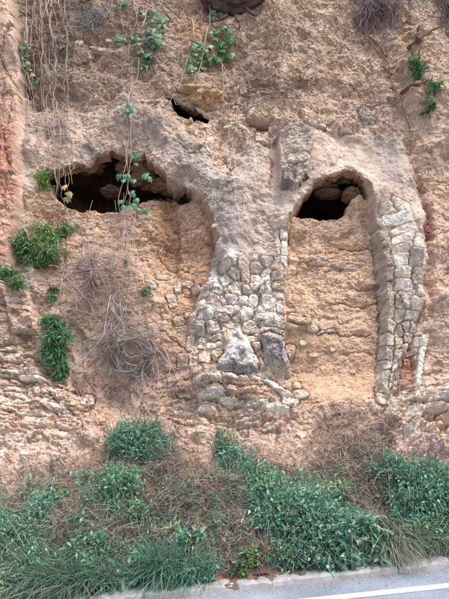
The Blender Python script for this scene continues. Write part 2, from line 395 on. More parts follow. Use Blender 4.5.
for s_ in [
    (410, 397, 34, 9, PALE, 2), (401, 407, 13, 10, PALE, 20), (413, 413, 15, 10, WHITE, 12), (411, 435, 13, 10, PALE, -20), (440, 400, 22, 6, WHITE, -4), (438, 411, 26, 5, PALE, 3), (441, 420, 20, 8, PINK, 0), (391, 410, 10, 14, PALE, 30),
    (428, 428, 12, 7, PALE, 0), (394, 424, 10, 8, TAN, 0), (444, 389, 12, 8, WHITE, -8), (430, 392, 12, 6, PALE, 0),
    (12, 349, 24, 4, PALE, -3), (10, 372, 28, 4, PALE, 2), (32, 378, 26, 4, WHITE, 3), (20, 388, 32, 4, PALE, -2), (50, 393, 18, 4, PALE, 4), (28, 401, 24, 5, PALE, 0), (42, 411, 19, 6, TAN, 3), (58, 407, 15, 5, WHITE, 0),
    (36, 419, 26, 5, PALE, -4), (85, 397, 10, 10, PALE, 0), (72, 402, 11, 7, TAN, 10), (10, 411, 18, 5, PALE, 0), (64, 414, 12, 6, PALE, -8), (14, 424, 20, 6, TAN, 3), (60, 398, 10, 5, PINK, 0),
    (20, 330, 18, 4, PALE, -3), (40, 366, 12, 5, PALE, 10), (22, 344, 16, 4, TAN, -6),
     (367, 114, 15, 12, GREY, 14), (346, 132, 12, 5, TAN, -4), (262, 138, 12, 12, PALE, 0), (288, 184, 11, 11, DARK, 0), (295, 166, 18, 7, PALE, 3),
    (356, 90, 9, 5, PALE, -10), (270, 74, 9, 4, PALE, 8), (243, 93, 8, 6, PALE, 0), (187, 396, 18, 5, TAN, 3), (180, 414, 22, 5, PALE, 6), (184, 425, 24, 5, TAN, 8), (172, 300, 9, 13, PINK, -20), (190, 344, 8, 14, PALE, 6), (182, 362, 10, 12, PINK, 0)]: SEEDS.append(s_ + (.04, 'C', 7))
for s_ in [(258, 122, 22, 4.6, TAN, 2), (316, 122.2, 24, 4.8, PALE, 0)]: SEEDS.append(s_ + (.13, 'C', 10))
for s_ in [(300, 318, 22, 11, TAN, 10), (313, 329, 12, 5, PALE, 0), (325, 331, 18, 3.6, PALE, -14), (300, 394, 12, 9, PALE, 0), (297, 384, 8, 8, TAN, 0), (290, 352, 9, 13, TAN, 10), (345, 262, 26, 5, PALE, 4), (318, 258, 16, 7, PINK, 0)]: SEEDS.append(s_ + (.05, 'R', 4))
for s_ in [(177, 284, 7, 12, PALE, -8), (187, 280, 10, 6, PALE, 10), (196, 287, 9, 7, PALE, -20), (151, 286, 9, 6, PALE, 12), (180, 320, 12, 8, TAN, -30), (190, 313, 8, 10, PINK, 20), (160, 270, 12, 10, TAN, 0)]: SEEDS.append(s_ + (.05, 'L', 4))
WHITE_BLOCK = [(234, 331), (239, 328), (244, 337), (250, 350), (257, 361), (258, 376), (248, 379), (232, 378), (221, 377), (218, 367), (225, 353), (229, 342)]
GREY_BLOCK = [(257, 338), (268, 335), (281, 337), (285, 352), (290, 366), (290, 374), (278, 373), (268, 369), (264, 356)]
F1s = np.full(X.shape, 9.0, np.float32); F2s = F1s.copy(); IDS = np.full(X.shape, -1, np.int32); EDG = np.zeros(X.shape, np.float32)
Us = U + 1.2 * wu + .6 * fu; Vs = V + 1.2 * wv + .6 * fv
for i, (u, v, w, h, c, r, pr0, own, pn) in enumerate(SEEDS):
    m = (np.abs(U - u) < w * 1.7 + 6) & (np.abs(V - v) < h * 1.7 + .6 * w * abs(math.sin(math.radians(r))) + 6)
    du = Us[m] - u; dv = Vs[m] - v; a = math.radians(r)
    x_ = (du * math.cos(a) + dv * math.sin(a)) / (w * .5); y_ = (-du * math.sin(a) + dv * math.cos(a)) / (h * .5)
    dd = (np.abs(x_) ** pn + np.abs(y_) ** pn) ** (1 / pn)
    f1 = F1s[m]; f2 = F2s[m]; k = dd < f1
    F2s[m] = np.where(k, f1, np.minimum(f2, dd)); F1s[m] = np.where(k, dd, f1)
    ii = IDS[m]; ii[k] = i; IDS[m] = ii
SZ = np.array([min(s[2], s[3]) for s in SEEDS] + [1.0], np.float32)
LIM = 1.22
EDG = np.minimum((F2s - F1s) * .5, LIM - F1s) * SZ[IDS] * .5          # pixels inside the stone's edge
sWB = poly_sd(Us, Vs, WHITE_BLOCK); sGB = poly_sd(Us, Vs, GREY_BLOCK)
EDG = np.where((sWB < 1.5) | (sGB < 1.5), -1, EDG)
isstone = (EDG > .5) & (IDS >= 0) & (sOL > 1) & (sOR > 1)
rs_ = np.random.default_rng(808)
PRO = np.array([s[6] for s in SEEDS] + [0], np.float32) * np.r_[rs_.uniform(.45, 1.35, len(SEEDS)), 0].astype(np.float32)
TX = np.r_[rs_.normal(0, .004, len(SEEDS)), 0].astype(np.float32); TY = np.r_[rs_.normal(.003, .004, len(SEEDS)), 0].astype(np.float32)
SU = np.array([s[0] for s in SEEDS] + [0], np.float32); SV = np.array([s[1] for s in SEEDS] + [0], np.float32)
lift_ = PRO[IDS] * (.75 * ss(.1, .8, EDG) + .25 * ss(.5, 1.8, EDG)) + np.clip(TX[IDS] * (U - SU[IDS]) - TY[IDS] * (V - SV[IDS]), -.03, .03) * ss(0, 1.5, EDG)
near = ss(LIM + .35, LIM, F1s)
D += np.where(isstone, lift_ + .010 * chunks(XW, TW, .05, .8, 303, 1, .3) + .004 * fine, -.034 * near * (IDS >= 0))
for s_, hgt in ((sWB, .15), (sGB, .15)):
    D += ss(1.0, -2.5, s_) * hgt * .7 + ss(-1, -9, s_) * hgt * .45 + ss(0, -2, s_) * (.05 * chunks(XW, TW, .20, 1.3, 304, 1.2, .25) + .02 * chunks(XW, TW, .08, .8, 305, 1, .3))
# single cracks that show dark in the photograph
for pts, dp in (([(343, 243), (360, 246), (379, 244)], .06), ([(300, 262), (330, 268), (362, 266)], .03), ([(352, 283), (366, 286), (381, 284)], .04), ([(328, 300), (352, 303), (383, 300)], .045), ([(318, 331), (345, 334), (374, 331)], .05),
                ([(345, 352), (362, 349), (381, 350)], .03), ([(290, 236), (300, 250), (298, 275)], .03), ([(160, 330), (175, 342), (190, 354)], .05), ([(0, 378), (40, 383), (74, 392)], .07), ([(18, 409), (60, 415), (92, 405)], .07),
                ([(0, 395), (30, 400), (52, 398)], .05), ([(0, 362), (26, 366), (44, 362)], .06), ([(0, 430), (30, 436), (60, 430)], .04), ([(198, 420), (240, 426), (294, 420)], .06), ([(200, 392), (222, 389), (252, 391)], .06), ([(204, 404), (236, 411), (270, 402)], .05),
                ([(392, 402), (410, 409), (430, 404), (449, 407)], .07), ([(405, 424), (425, 417), (449, 424)], .06), ([(395, 440), (420, 444), (449, 440)], .03), ([(268, 140), (272, 165), (270, 190)], .03), ([(150, 245), (170, 262), (186, 266)], .04),
                ([(172, 222), (190, 226), (206, 222)], .03), ([(176, 240), (196, 244), (212, 240)], .03), ([(60, 215), (62, 240), (58, 262)], .03), ([(14, 100), (10, 140), (15, 180)], .04), ([(0, 60), (9, 75), (18, 92)], .05)):
    dl, _ = line_d(U + 1.6 * fu + wu, V + 2.2 * fv + 2 * wv, pts, 12)
    D -= dp * np.exp(-(dl / .9) ** 2) + .35 * dp * np.exp(-(dl / 3.0) ** 2)
# earth washed down over the kerb
spill = ss(18, -6, np.abs(U + 6 * wu - 245) - 27) * ss(1.0, .1, T)
D += spill * .08 * ss(.02, .3, T)
D += .05 * ss(.35, 0, T) * fbm(X * 2.5, T, 3, 96)
D = D.astype(np.float32)
# bring the vertices beside a mouth onto its outline, so that the edge runs clean
for s_ in (sOL, sOR, sH):
    gt, gx = np.gradient(s_, ts, xs)
    g2 = gx * gx + gt * gt + 1e-6
    e_ = s_ + 1.2
    m_ = (np.abs(e_) < .62 * .0133 * np.sqrt(g2)) & (np.abs(s_) < 10)
    mx_ = np.where(m_, -e_ * gx / g2, 0); mt_ = np.where(m_, -e_ * gt / g2, 0)
    X2 = X + np.clip(mx_, -.012, .012); T2 = T + np.clip(mt_, -.012, .012)
    BASE = np.where(m_[..., None], base_point(X2, T2), BASE).astype(np.float32)
    s_[m_] = -1.2
POS = BASE + NORM * D[..., None]
POS_OUT = BASE + NORM * D_OUT[..., None].astype(np.float32)

# ---------- colour of the material itself
n1 = fbm(X * 1.2, T * 1.2, 4, 130)[..., None]; n2 = fbm(X * 5, T * 5, 4, 140)[..., None]; n3 = fbm(X * 19, T * 19, 3, 150, .6)[..., None]
vs = fbm(X * 7 + .6 * wu, T * 1.0, 4, 160)[..., None]
cellr = worley(XW / .17, TW / .13, 22)[3][..., None]
def mixc(col, new, m):
    m = np.clip(m, 0, 1)
    if m.ndim == 2: m = m[..., None]
    return col * (1 - m) + new * m
col = np.zeros(X.shape + (3,), np.float32) + lin(208, 178, 148)
col = mixc(col, lin(214, 182, 156), ss(-.3, .5, n1))                 # pink tan
col = mixc(col, lin(186, 158, 134), ss(.1, .8, -n1) * .9)
col = mixc(col, lin(228, 210, 194), ss(.2, .8, n2) * .65)           # pale crumbs
col = mixc(col, lin(176, 138, 110), ss(.2, .8, -n2) * .5)
up_ = ss(170, 60, V)[..., None]
col = mixc(col, lin(194, 166, 138), up_ * ss(-.7, .5, n1) * .8)
upl = (ss(250, 60, U) * ss(120, 60, V))[..., None]
col = mixc(col, lin(146, 122, 102), upl * (.75 + .4 * n2))
col = mixc(col, lin(214, 178, 138), ss(.15, .7, vs) * up_ * ss(210, 260, U)[..., None] * .55)
col = mixc(col, lin(140, 114, 92), ss(.3, .8, -vs) * up_ * .5)
ochre = np.exp(-(((U1 - 196) / 20) ** 2 + ((V1 - 28) / 26) ** 2)) + .9 * np.exp(-(((U1 - 412) / 16) ** 2 + ((V1 - 45) / 22) ** 2)) + .8 * np.exp(-(((U1 - 443) / 10) ** 2 + ((V1 - 182) / 12) ** 2))
col = mixc(col, lin(196, 152, 100), ochre * .7)
# cliff left of the left niche and the slab
col = mixc(col, lin(206, 166, 142), np.clip(mSlab + .5 * (n2[..., 0] - .2) * ss(.02, .3, mSlab), 0, 1) * .85)
rednoise = ss(-.2, .5, n1[..., 0] + .5 * n2[..., 0])
col = mixc(col, lin(188, 128, 100), mSlab * ss(90, 130, V) * ss(290, 230, V) * (.35 + .65 * rednoise) * .9)
col = mixc(col, lin(220, 192, 168), mSlab * ss(100, 60, V) * .5)
# grey weathered plaster of the left arch and the pier
ringL = ss(3, -6, sRL) * ss(-1.5, 2.5, sAL)
grey = ringL * (.75 + .25 * n2[..., 0])
col = mixc(col, lin(198, 176, 154), grey * .75)
col = mixc(col, lin(206, 190, 176), ringL * ss(.1, .7, n2[..., 0]) * .8)
col = mixc(col, lin(158, 144, 132), ringL * ss(.15, .8, n1[..., 0] + .4 * n3[..., 0]) * .7)
pierm = ss(4, -8, sPI)
col = mixc(col, lin(190, 174, 160), np.maximum(pierm * ss(290, 240, V), np.exp(-(dr / 18) ** 2) * ss(140, 175, V)) * (.8 + .2 * n2[..., 0]))
col = mixc(col, lin(140, 132, 128), np.exp(-((U1 - 228 - .12 * (V - 200)) / 11) ** 2) * ss(160, 190, V) * ss(285, 240, V) * (.5 + .5 * n3[..., 0] + .3 * vs[..., 0]) * .9)
white = pierm * ss(236, 285, V + 16 * n2[..., 0]) * ss(384, 372, V)
stonez = pierm * ss(262, 276, V) * ss(380, 350, V) * ss(212, 222, U + .3 * (V - 280))
col = mixc(col, lin(236, 224, 214), white * (.72 + .4 * n2[..., 0]))
col = mixc(col, lin(206, 182, 162), stonez * .75)
wst = ss(0, .5, vs[..., 0] + .4 * n3[..., 0]) * np.exp(-((U1 - 212 + .32 * (V - 275)) / 13) ** 2) * ss(255, 275, V) * ss(352, 330, V)
col = mixc(col, lin(246, 240, 234), wst)
wst2 = np.exp(-((U1 - 288) / 5) ** 2) * ss(235, 250, V) * ss(330, 300, V) * ss(-.3, .4, n2[..., 0])
col = mixc(col, lin(240, 228, 220), wst2 * .8)
col = mixc(col, lin(216, 182, 160), mPB * ss(-.4, .5, n2[..., 0]) * .6)
col = mixc(col, lin(240, 228, 218), mPB * ss(.35, .9, lay3 + .3 * n3[..., 0]) * .8)
# pilaster, lintel and plaster of the right niche
plast = ss(3, -5, sRR) * ss(0, 3, sAR)
col = mixc(col, lin(208, 188, 168), plast * (.7 + .3 * n2[..., 0]))
gR = np.exp(-(((U1 - 393 - .12 * (V1 - 165)) / 19) ** 2 + ((V1 - 172) / 38) ** 2))
col = mixc(col, lin(164, 152, 146), gR * (.75 + .5 * n2[..., 0] + .3 * n3[..., 0]))
col = mixc(col, lin(198, 178, 160), ss(2, -2, sPl) * .8)
col = mixc(col, lin(224, 202, 180), plast * ss(12, 3, sAR) * ss(205, 190, V) * .7)
col = mixc(col, lin(216, 200, 186), ss(3, -4, sJ) * ss(215, 250, V) * (.6 + .3 * n2[..., 0]))
# right of it: pink, dark red and ochre earth
pk = ss(426, 434, U1) * ss(110, 200, V)
col = mixc(col, lin(208, 172, 148), pk * (.35 + .4 * n1[..., 0]))
col = mixc(col, lin(140, 76, 68), ss(3, -4, sRed) * .85)
col = mixc(col, lin(200, 150, 130), np.exp(-((gr) / 4) ** 2) * (.3 + .3 * n2[..., 0]))
col = mixc(col, lin(176, 124, 100), ss(3, -2, sBr) * .75)
# fill of the niches
inLc = inL * ss(400, 350, V)
col = mixc(col, lin(204, 166, 130), inLc * .85)
col = mixc(col, lin(210, 180, 160), inLc * ss(.1, .6, n2[..., 0]) * .6)
col = mixc(col, lin(158, 114, 80), inLc * np.exp(-(((U1 - 166) / 15) ** 2)) * ss(180, 196, V) * ss(270, 235, V) * .85)
col = mixc(col, lin(196, 152, 116), inLc * np.exp(-(((U1 - 197) / 18) ** 2)) * ss(185, 200, V) * ss(330, 280, V) * .7)
col = mixc(col, lin(212, 174, 138), inR * .85)
col = mixc(col, lin(214, 180, 160), inR * ss(0, .6, n2[..., 0]) * .6)
col = mixc(col, lin(200, 158, 122), inR * (ss(325, 345, V) * .6 + .45 * np.exp(-((V1 - 245 + .1 * (U1 - 330)) / 7) ** 2) * ss(305, 330, U)))
# dark brown inside the mouths: shade of the rooms painted into the colour
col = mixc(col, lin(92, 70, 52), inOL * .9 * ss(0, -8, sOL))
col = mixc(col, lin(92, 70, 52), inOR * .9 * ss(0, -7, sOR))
# the layered foot of the cliff
col = mixc(col, lin(220, 196, 176), mLB * (.6 + .4 * n2[..., 0]))
col = mixc(col, lin(224, 202, 188), mRB * (.6 + .4 * n2[..., 0]))
col = mixc(col, lin(206, 166, 140), (mLB + mRB) * ss(.1, .7, -n2[..., 0]) * .6)
pkL = np.exp(-(((U1 - 175) / 26) ** 2 + ((V1 - 385) / 42) ** 2)) + np.exp(-(((U1 - 95) / 26) ** 2 + ((V1 - 400) / 40) ** 2))
col = mixc(col, lin(200, 156, 134), pkL * .6)
# bank: purple brown soil, red where it is bare
bank = np.zeros_like(col) + lin(166, 140, 120)
bank = mixc(bank, lin(138, 106, 90), ss(-.1, .6, n1 + .5 * n2))
bank = mixc(bank, lin(186, 152, 134), ss(.1, .7, n2 - .3 * n1) * .7)
bank = mixc(bank, lin(118, 74, 64), spill * .8)
bank = mixc(bank, lin(200, 166, 144), ss(60, -10, V - foot)[..., None] * .85)
col = mixc(col, bank, mbank)
SC = np.array([s_[4] for s_ in SEEDS] + [[0, 0, 0]], np.float32) * np.r_[rs_.uniform(.93, 1.06, (len(SEEDS), 1)), [[0]]].astype(np.float32)
wash = np.clip(.25 + .5 * n2[..., 0] + .35 * n3[..., 0], 0, .8) * (np.array([s_[7] in 'PJ' for s_ in SEEDS] + [False])[IDS])
scol = mixc(SC[IDS], lin(242, 232, 220), wash * ss(245, 300, V) * .75)
col = mixc(col, lin(178, 146, 122), near * (IDS >= 0) * .55)             # earth in the joints
col = np.where((EDG > 0)[..., None] & (IDS >= 0)[..., None], scol, col)
col = mixc(col, lin(244, 238, 230), ss(1, -1, sWB) * ss(372, 366, V + 4 * n2[..., 0]))
col = mixc(col, lin(160, 158, 158), ss(1, -1, sWB) * ss(366, 372, V + 4 * n2[..., 0]) * (.9 + .3 * n3[..., 0]))
col = mixc(col, lin(184, 174, 166), ss(1, -1, sGB) * (.9 + .3 * n2[..., 0]))
col = mixc(col, lin(150, 146, 144), ss(1, -1, sGB) * ss(.1, .5, n2[..., 0] + .5 * n3[..., 0]) * .8)
hi = worley(X / .035, T / .028, 171)
col = col * (1 + .16 * n3 + .14 * (cellr - .5) + .16 * (hi[3][..., None] - .5))
greyb = ss(150, 60, V) * np.clip(.35 + .8 * fbm(X * 1.1, T * 1.1, 4, 333) + .35 * ss(260, 120, U), 0, 1) * cliffm * (1 - mSlab)
col = mixc(col, lin(158, 140, 122), greyb * .6)
crown = np.maximum(ringL, plast * ss(200, 150, V)) * ss(.0, .6, fbm(X * 2, T * 2, 4, 336))
col = mixc(col, lin(160, 147, 136), crown * .65)
stain = ss(.25, .9, fbm(X * 1.7 + .3 * wu, T * .45, 4, 321)) * cliffm
col = mixc(col, col * np.array([.80, .79, .80], np.float32), stain * (1 - np.maximum(inL, inR) * .5))
lum = (col @ np.array([.3, .55, .15], np.float32))[..., None]
col = (col * .84 + lum * .16) * np.array([1.0, .98, .955], np.float32)
COL = np.clip(col, .01, .86).astype(np.float32)

# ---------- which object each face belongs to
reg = np.zeros(X.shape, np.int32)                     # cliff
reg[(sRL < 0) & (U > 18)] = 4
reg[(sRR < 0)] = 7
reg[(sPI < 0)] = 8
reg[(mSlab > .5)] = 9
reg[(sAL < 0) & (V < 390)] = 2
reg[(sAR < 0)] = 5
for i, s_ in enumerate(SEEDS): reg[isstone & (IDS == i)] = 100 + i
reg[sWB < 0] = 98
reg[sGB < 0] = 99
reg[sOL < -.5] = 3
reg[sOR < -.5] = 6
reg[(V > foot)] = 1
reg[(T > 11)] = 0

# ------------------------------------------------------------------ materials
def principled(name, rough=.9):
    m = bpy.data.materials.new(name); m.use_nodes = True
    b = m.node_tree.nodes['Principled BSDF']
    b.inputs['Roughness'].default_value = rough
    b.inputs['Specular IOR Level'].default_value = .25
    return m, m.node_tree.nodes, m.node_tree.links, b

def ground_material(name, attr='Col', from_object=False, bump=.5, dist=.02, scale=34, vary=.35, rough=.95):
    """colour from the mesh (or the object's own colour), broken by two sizes of grain; bumpy"""
    m, N, L, b = principled(name, rough)
    geo = N.new('ShaderNodeNewGeometry')
    if from_object:
        a = N.new('ShaderNodeObjectInfo'); acol = a.outputs['Color']
    else:
        a = N.new('ShaderNodeAttribute'); a.attribute_name = attr; acol = a.outputs['Color']
    n1 = N.new('ShaderNodeTexNoise'); n1.inputs['Scale'].default_value = scale; n1.inputs['Detail'].default_value = 6; n1.inputs['Roughness'].default_value = .7
    n2 = N.new('ShaderNodeTexNoise'); n2.inputs['Scale'].default_value = scale * .21; n2.inputs['Detail'].default_value = 4
    L.new(geo.outputs['Position'], n1.inputs['Vector']); L.new(geo.outputs['Position'], n2.inputs['Vector'])
    r = N.new('ShaderNodeMapRange'); r.inputs[1].default_value = .3; r.inputs[2].default_value = .7
    r.inputs[3].default_value = 1 - vary; r.inputs[4].default_value = 1 + vary
    L.new(n1.outputs['Fac'], r.inputs[0])
    r2 = N.new('ShaderNodeMapRange'); r2.inputs[1].default_value = .35; r2.inputs[2].default_value = .65
    r2.inputs[3].default_value = 1 - vary * .5; r2.inputs[4].default_value = 1 + vary * .5
    L.new(n2.outputs['Fac'], r2.inputs[0])
    mu = N.new('ShaderNodeMath'); mu.operation = 'MULTIPLY'; L.new(r.outputs[0], mu.inputs[0]); L.new(r2.outputs[0], mu.inputs[1])
    vm = N.new('ShaderNodeVectorMath'); vm.operation = 'SCALE'; L.new(acol, vm.inputs[0]); L.new(mu.outputs[0], vm.inputs['Scale'])
    L.new(vm.outputs[0], b.inputs['Base Color'])
    bp = N.new('ShaderNodeBump'); bp.inputs['Strength'].default_value = bump; bp.inputs['Distance'].default_value = dist
    L.new(n1.outputs['Fac'], bp.inputs['Height']); L.new(bp.outputs[0], b.inputs['Normal'])
    return m

def plain_material(name, c, rough=.8, vary=.25, scale=20, bump=.3, dist=.01):
    m, N, L, b = principled(name, rough)
    n1 = N.new('ShaderNodeTexNoise'); n1.inputs['Scale'].default_value = scale; n1.inputs['Detail'].default_value = 6; n1.inputs['Roughness'].default_value = .65
    geo = N.new('ShaderNodeNewGeometry'); L.new(geo.outputs['Position'], n1.inputs['Vector'])
    r = N.new('ShaderNodeMix'); r.data_type = 'RGBA'
    L.new(n1.outputs['Fac'], r.inputs[0])
    r.inputs[6].default_value = (*[float(x) * (1 - vary) for x in c], 1); r.inputs[7].default_value = (*[float(x) * (1 + vary) for x in c], 1)
    L.new(r.outputs[2], b.inputs['Base Color'])
    bp = N.new('ShaderNodeBump'); bp.inputs['Strength'].default_value = bump; bp.inputs['Distance'].default_value = dist
    L.new(n1.outputs['Fac'], bp.inputs['Height']); L.new(bp.outputs[0], b.inputs['Normal'])
    return m

def leaf_material(name, rough=.55, trans=.25):
    m, N, L, b = principled(name, rough)
    a = N.new('ShaderNodeAttribute'); a.attribute_name = 'Col'
    L.new(a.outputs['Color'], b.inputs['Base Color'])
    tr = N.new('ShaderNodeBsdfTranslucent'); L.new(a.outputs['Color'], tr.inputs['Color'])
    mx = N.new('ShaderNodeMixShader'); mx.inputs[0].default_value = trans
    L.new(b.outputs[0], mx.inputs[1]); L.new(tr.outputs[0], mx.inputs[2])
    L.new(mx.outputs[0], N['Material Output'].inputs['Surface'])
    return m

M_EARTH = ground_material('earth_and_rock', bump=.22, dist=.02, vary=.26)
M_STONE = ground_material('rough_stone', from_object=True, bump=.7, dist=.03, scale=26, vary=.3)
M_LEAF = leaf_material('green_leaf', .8, .3)
M_STRAW = leaf_material('dry_stalk', .8, .1)
M_ROOT = ground_material('root_bark', from_object=True, bump=.6, dist=.01, scale=60, vary=.3)
M_WOOD = ground_material('old_wood', bump=.9, dist=.03, scale=22, vary=.5)

# ------------------------------------------------------------------ helpers for objects
def mesh_from(name, verts, faces_loops, sizes=None, cols=None, smooth=False):
    """faces_loops: flat array of corners with sizes, or an (n,k) array"""
    me = bpy.data.meshes.new(name)
    verts = np.asarray(verts, np.float32)
    fl = np.asarray(faces_loops, np.int32)
    if sizes is None:
        sizes = np.full(len(fl), fl.shape[1], np.int32); fl = fl.ravel()
    sizes = np.asarray(sizes, np.int32)
    me.vertices.add(len(verts)); me.vertices.foreach_set('co', verts.ravel())
    me.loops.add(len(fl)); me.loops.foreach_set('vertex_index', fl)
    me.polygons.add(len(sizes)); me.polygons.foreach_set('loop_start', np.r_[0, np.cumsum(sizes)[:-1]].astype(np.int32))
    me.polygons.foreach_set('loop_total', sizes)
    if cols is not None:
        at = me.color_attributes.new('Col', 'FLOAT_COLOR', 'POINT')
        c4 = np.ones((len(verts), 4), np.float32); c4[:, :3] = cols
        at.data.foreach_set('color', c4.ravel())
    me.polygons.foreach_set('use_smooth', np.full(len(sizes), smooth, bool))
    me.update(calc_edges=True); me.validate()
    return me

def link(name, data, mat=None, parent=None, loc=None):
    o = bpy.data.objects.new(name, data)
    C.objects.link(o)
    if mat is not None and data is not None and not data.materials: data.materials.append(mat)
    if parent is not None: o.parent = parent
    if loc is not None: o.location = loc
    return o

def tag(o, label=None, cat=None, group=None, kind=None):
    if label: o['label'] = label
    if cat: o['category'] = cat
    if group: o['group'] = group
    if kind: o['kind'] = kind
    return o

def thing(name, label, cat, loc, group=None):
    return tag(link(name, None, loc=tuple(float(a) for a in loc)), label, cat, group)

def origin(o):
    return np.zeros(3, np.float32) if o is None else np.array(o['_at'] if '_at' in o else o.location, np.float32)

def part(name, verts, faces, mat, parent, sizes=None, cols=None, smooth=False, top=None):
    """a mesh given in world coordinates, hung under parent (top = world place of parent's origin)"""
    at = np.zeros(3, np.float32) if parent is None else (np.array(parent.location, np.float32) if top is None else np.asarray(top, np.float32))
    return link(name, mesh_from(name, np.asarray(verts, np.float32) - at, faces, sizes, cols, smooth), mat, parent)

# ------------------------------------------------------------------ cut the grid into its objects
R_, C_ = X.shape
idx = np.arange(R_ * C_, dtype=np.int32).reshape(R_, C_)
quads = np.stack([idx[:-1, :-1], idx[:-1, 1:], idx[1:, 1:], idx[1:, :-1]], -1).reshape(-1, 4)
freg = reg[:-1, :-1].ravel()
gone = (sOL < -1.1999) | (sOR < -1.1999) | (sH < -1.1999)                    # the mouths are real openings into the rooms behind
freg = np.where((gone[:-1, :-1] & gone[1:, 1:] & gone[:-1, 1:] & gone[1:, :-1]).ravel(), -1, freg)
PV = POS.reshape(-1, 3); CV = COL.reshape(-1, 3)
def region(name, k, parent=None, mat=M_EARTH):
    q = quads[freg == k]
    used, inv = np.unique(q, return_inverse=True)
    return part(name, PV[used], inv.reshape(-1, 4).astype(np.int32), mat, parent, cols=CV[used], smooth=False)

# lookup of the visible place for a photograph pixel (the built surface, and the surface before the hollows were cut)
def raster(P):
    u, v, d = project(P.reshape(-1, 3))
    iu = np.round(u).astype(int); iv = np.round(v).astype(int)
    ok = (iu >= -40) & (iu < 490) & (iv >= -40) & (iv < 640)
    key = np.full((680, 530), -1, np.int64)
    o = np.argsort(-d[ok])
    sel = np.nonzero(ok)[0][o]
    key[iv[sel] + 40, iu[sel] + 40] = sel
    return key
KEY = raster(POS); KEY_OUT = raster(POS_OUT)
NF = NORM.reshape(-1, 3)
def at(u, v, off=0.0, outer=False):
    """world point on the surface that the photograph shows at (u, v), lifted off it by off metres"""
    K = KEY_OUT if outer else KEY
    P = (POS_OUT if outer else POS).reshape(-1, 3)
    iu = int(np.clip(round(u), -39, 488)) + 40; iv = int(np.clip(round(v), -39, 638)) + 40
    for r in range(0, 8):
        w = K[max(iv - r, 0):iv + r + 1, max(iu - r, 0):iu + r + 1]
        k = w[w >= 0]
        if len(k):
            k = k[len(k) // 2]
            return P[k] + NF[k] * off, NF[k], k
    x, t = photo_to_base(u, v)
    b = base_point(np.array(x), np.array(t)); n = base_normal(np.array(t))
    return b + n * off, n, None
def pxm(u, v):
    """metres per photograph pixel there"""
    return float(project(at(u, v)[0])[2]) / F

def mouth_rim(parent, u0, u1, v0, v1):
    """the thickness of earth round an opening: its edge drawn inwards, rough"""
    hole = (freg == -1); solid = ~hole
    hq, sq = quads[hole], quads[solid]
    mid = U.ravel()[hq[:, 0]], V.ravel()[hq[:, 0]]
    hq = hq[(mid[0] > u0) & (mid[0] < u1) & (mid[1] > v0) & (mid[1] < v1)]
    e = np.concatenate([hq[:, [0, 1]], hq[:, [1, 2]], hq[:, [2, 3]], hq[:, [3, 0]]])
    key = np.sort(e, 1).astype(np.int64); code = key[:, 0] * 10000000 + key[:, 1]
    _, first, cnt = np.unique(code, return_index=True, return_counts=True)
    e = e[first[cnt == 1]]
    used, inv = np.unique(e, return_inverse=True); inv = inv.reshape(-1, 2); n = len(used)
    P0 = PV[used]; N0 = NORM.reshape(-1, 3)[used]
    steps = [0, .03, .07, .12, .18]; V_ = []
    for s in steps:
        j = np.stack([perlin(P0[:, 0] * 7 + 40 * s + 3 * a_, P0[:, 2] * 7 + 9 * a_, 360) for a_ in range(3)], -1) * .03 * (s > 0)
        V_.append(P0 - N0 * s + j)
    f = np.concatenate([np.stack([inv[:, 1] + n * k, inv[:, 0] + n * k, inv[:, 0] + n * (k + 1), inv[:, 1] + n * (k + 1)], -1) for k in range(len(steps) - 1)])
    cc = np.tile(lin(176, 142, 112) * .92, (n * len(steps), 1)) * (1 + .25 * np.tile(fbm(P0[:, 0] * 5, P0[:, 2] * 5, 3, 365), len(steps))[:, None])
    part('mouth_edge', np.concatenate(V_), f, M_EARTH, parent, cols=np.clip(cc, .01, .8))

tag(region('cliff', 0), kind='structure')
cliff = bpy.data.objects['cliff']
embankment = tag(region('embankment', 1), kind='structure')
NL = thing('arched_niche', 'wide arched niche with ragged dark mouth behind hanging ivy and grey crusted arch', 'niche', at(120, 392)[0], 'old arched niches in the cliff')
region('earth_fill', 2, NL); region('mouth', 3, NL); mouth_rim(NL, 20, 210, 140, 225); region('arch_rim', 4, NL)
NR = thing('arched_niche', 'narrow arched niche with tan earth fill and squared stone jamb at its right', 'niche', at(335, 400)[0], 'old arched niches in the cliff')
region('earth_fill', 5, NR); region('mouth', 6, NR); mouth_rim(NR, 280, 375, 170, 230)
RIM_R = region('arch_rim', 7, NR)
PIER_O = thing('stone_pier', 'whitewashed rubble stone pier standing between the two arched niches', 'pier', at(247, 445)[0])
region('core', 8, PIER_O)
region('rock_slab', 9, cliff)
JB = link('jamb', None, parent=NR)
order = np.argsort(freg, kind='stable'); fs_ = freg[order]
for i, s_ in enumerate(SEEDS + [None, None]):
    k = 100 + i if s_ is not None else 98 + i - len(SEEDS)
    a_, b_ = np.searchsorted(fs_, k), np.searchsorted(fs_, k + 1)
    if b_ - a_ < 4: continue
    q = quads[order[a_:b_]]; used, inv = np.unique(q, return_inverse=True)
    par = {'P': PIER_O, 'J': JB, 'C': cliff, 'R': NR, 'L': NL}[s_[7] if s_ is not None else 'P']
    top = np.array(NR.location) if par is JB else np.array(par.location)
    # the origin of each stone lies at its own middle
    mid_ = PV[used].mean(0)
    o = link('stone', mesh_from('stone', PV[used] - mid_, inv.reshape(-1, 4), cols=CV[used]), M_EARTH, par, tuple(float(x) for x in mid_ - top))
    if k == 98: o['label'] = 'white topped pointed stone with a grey foot'
    if k == 99: o['label'] = 'large grey stone at the lower right of the pier'
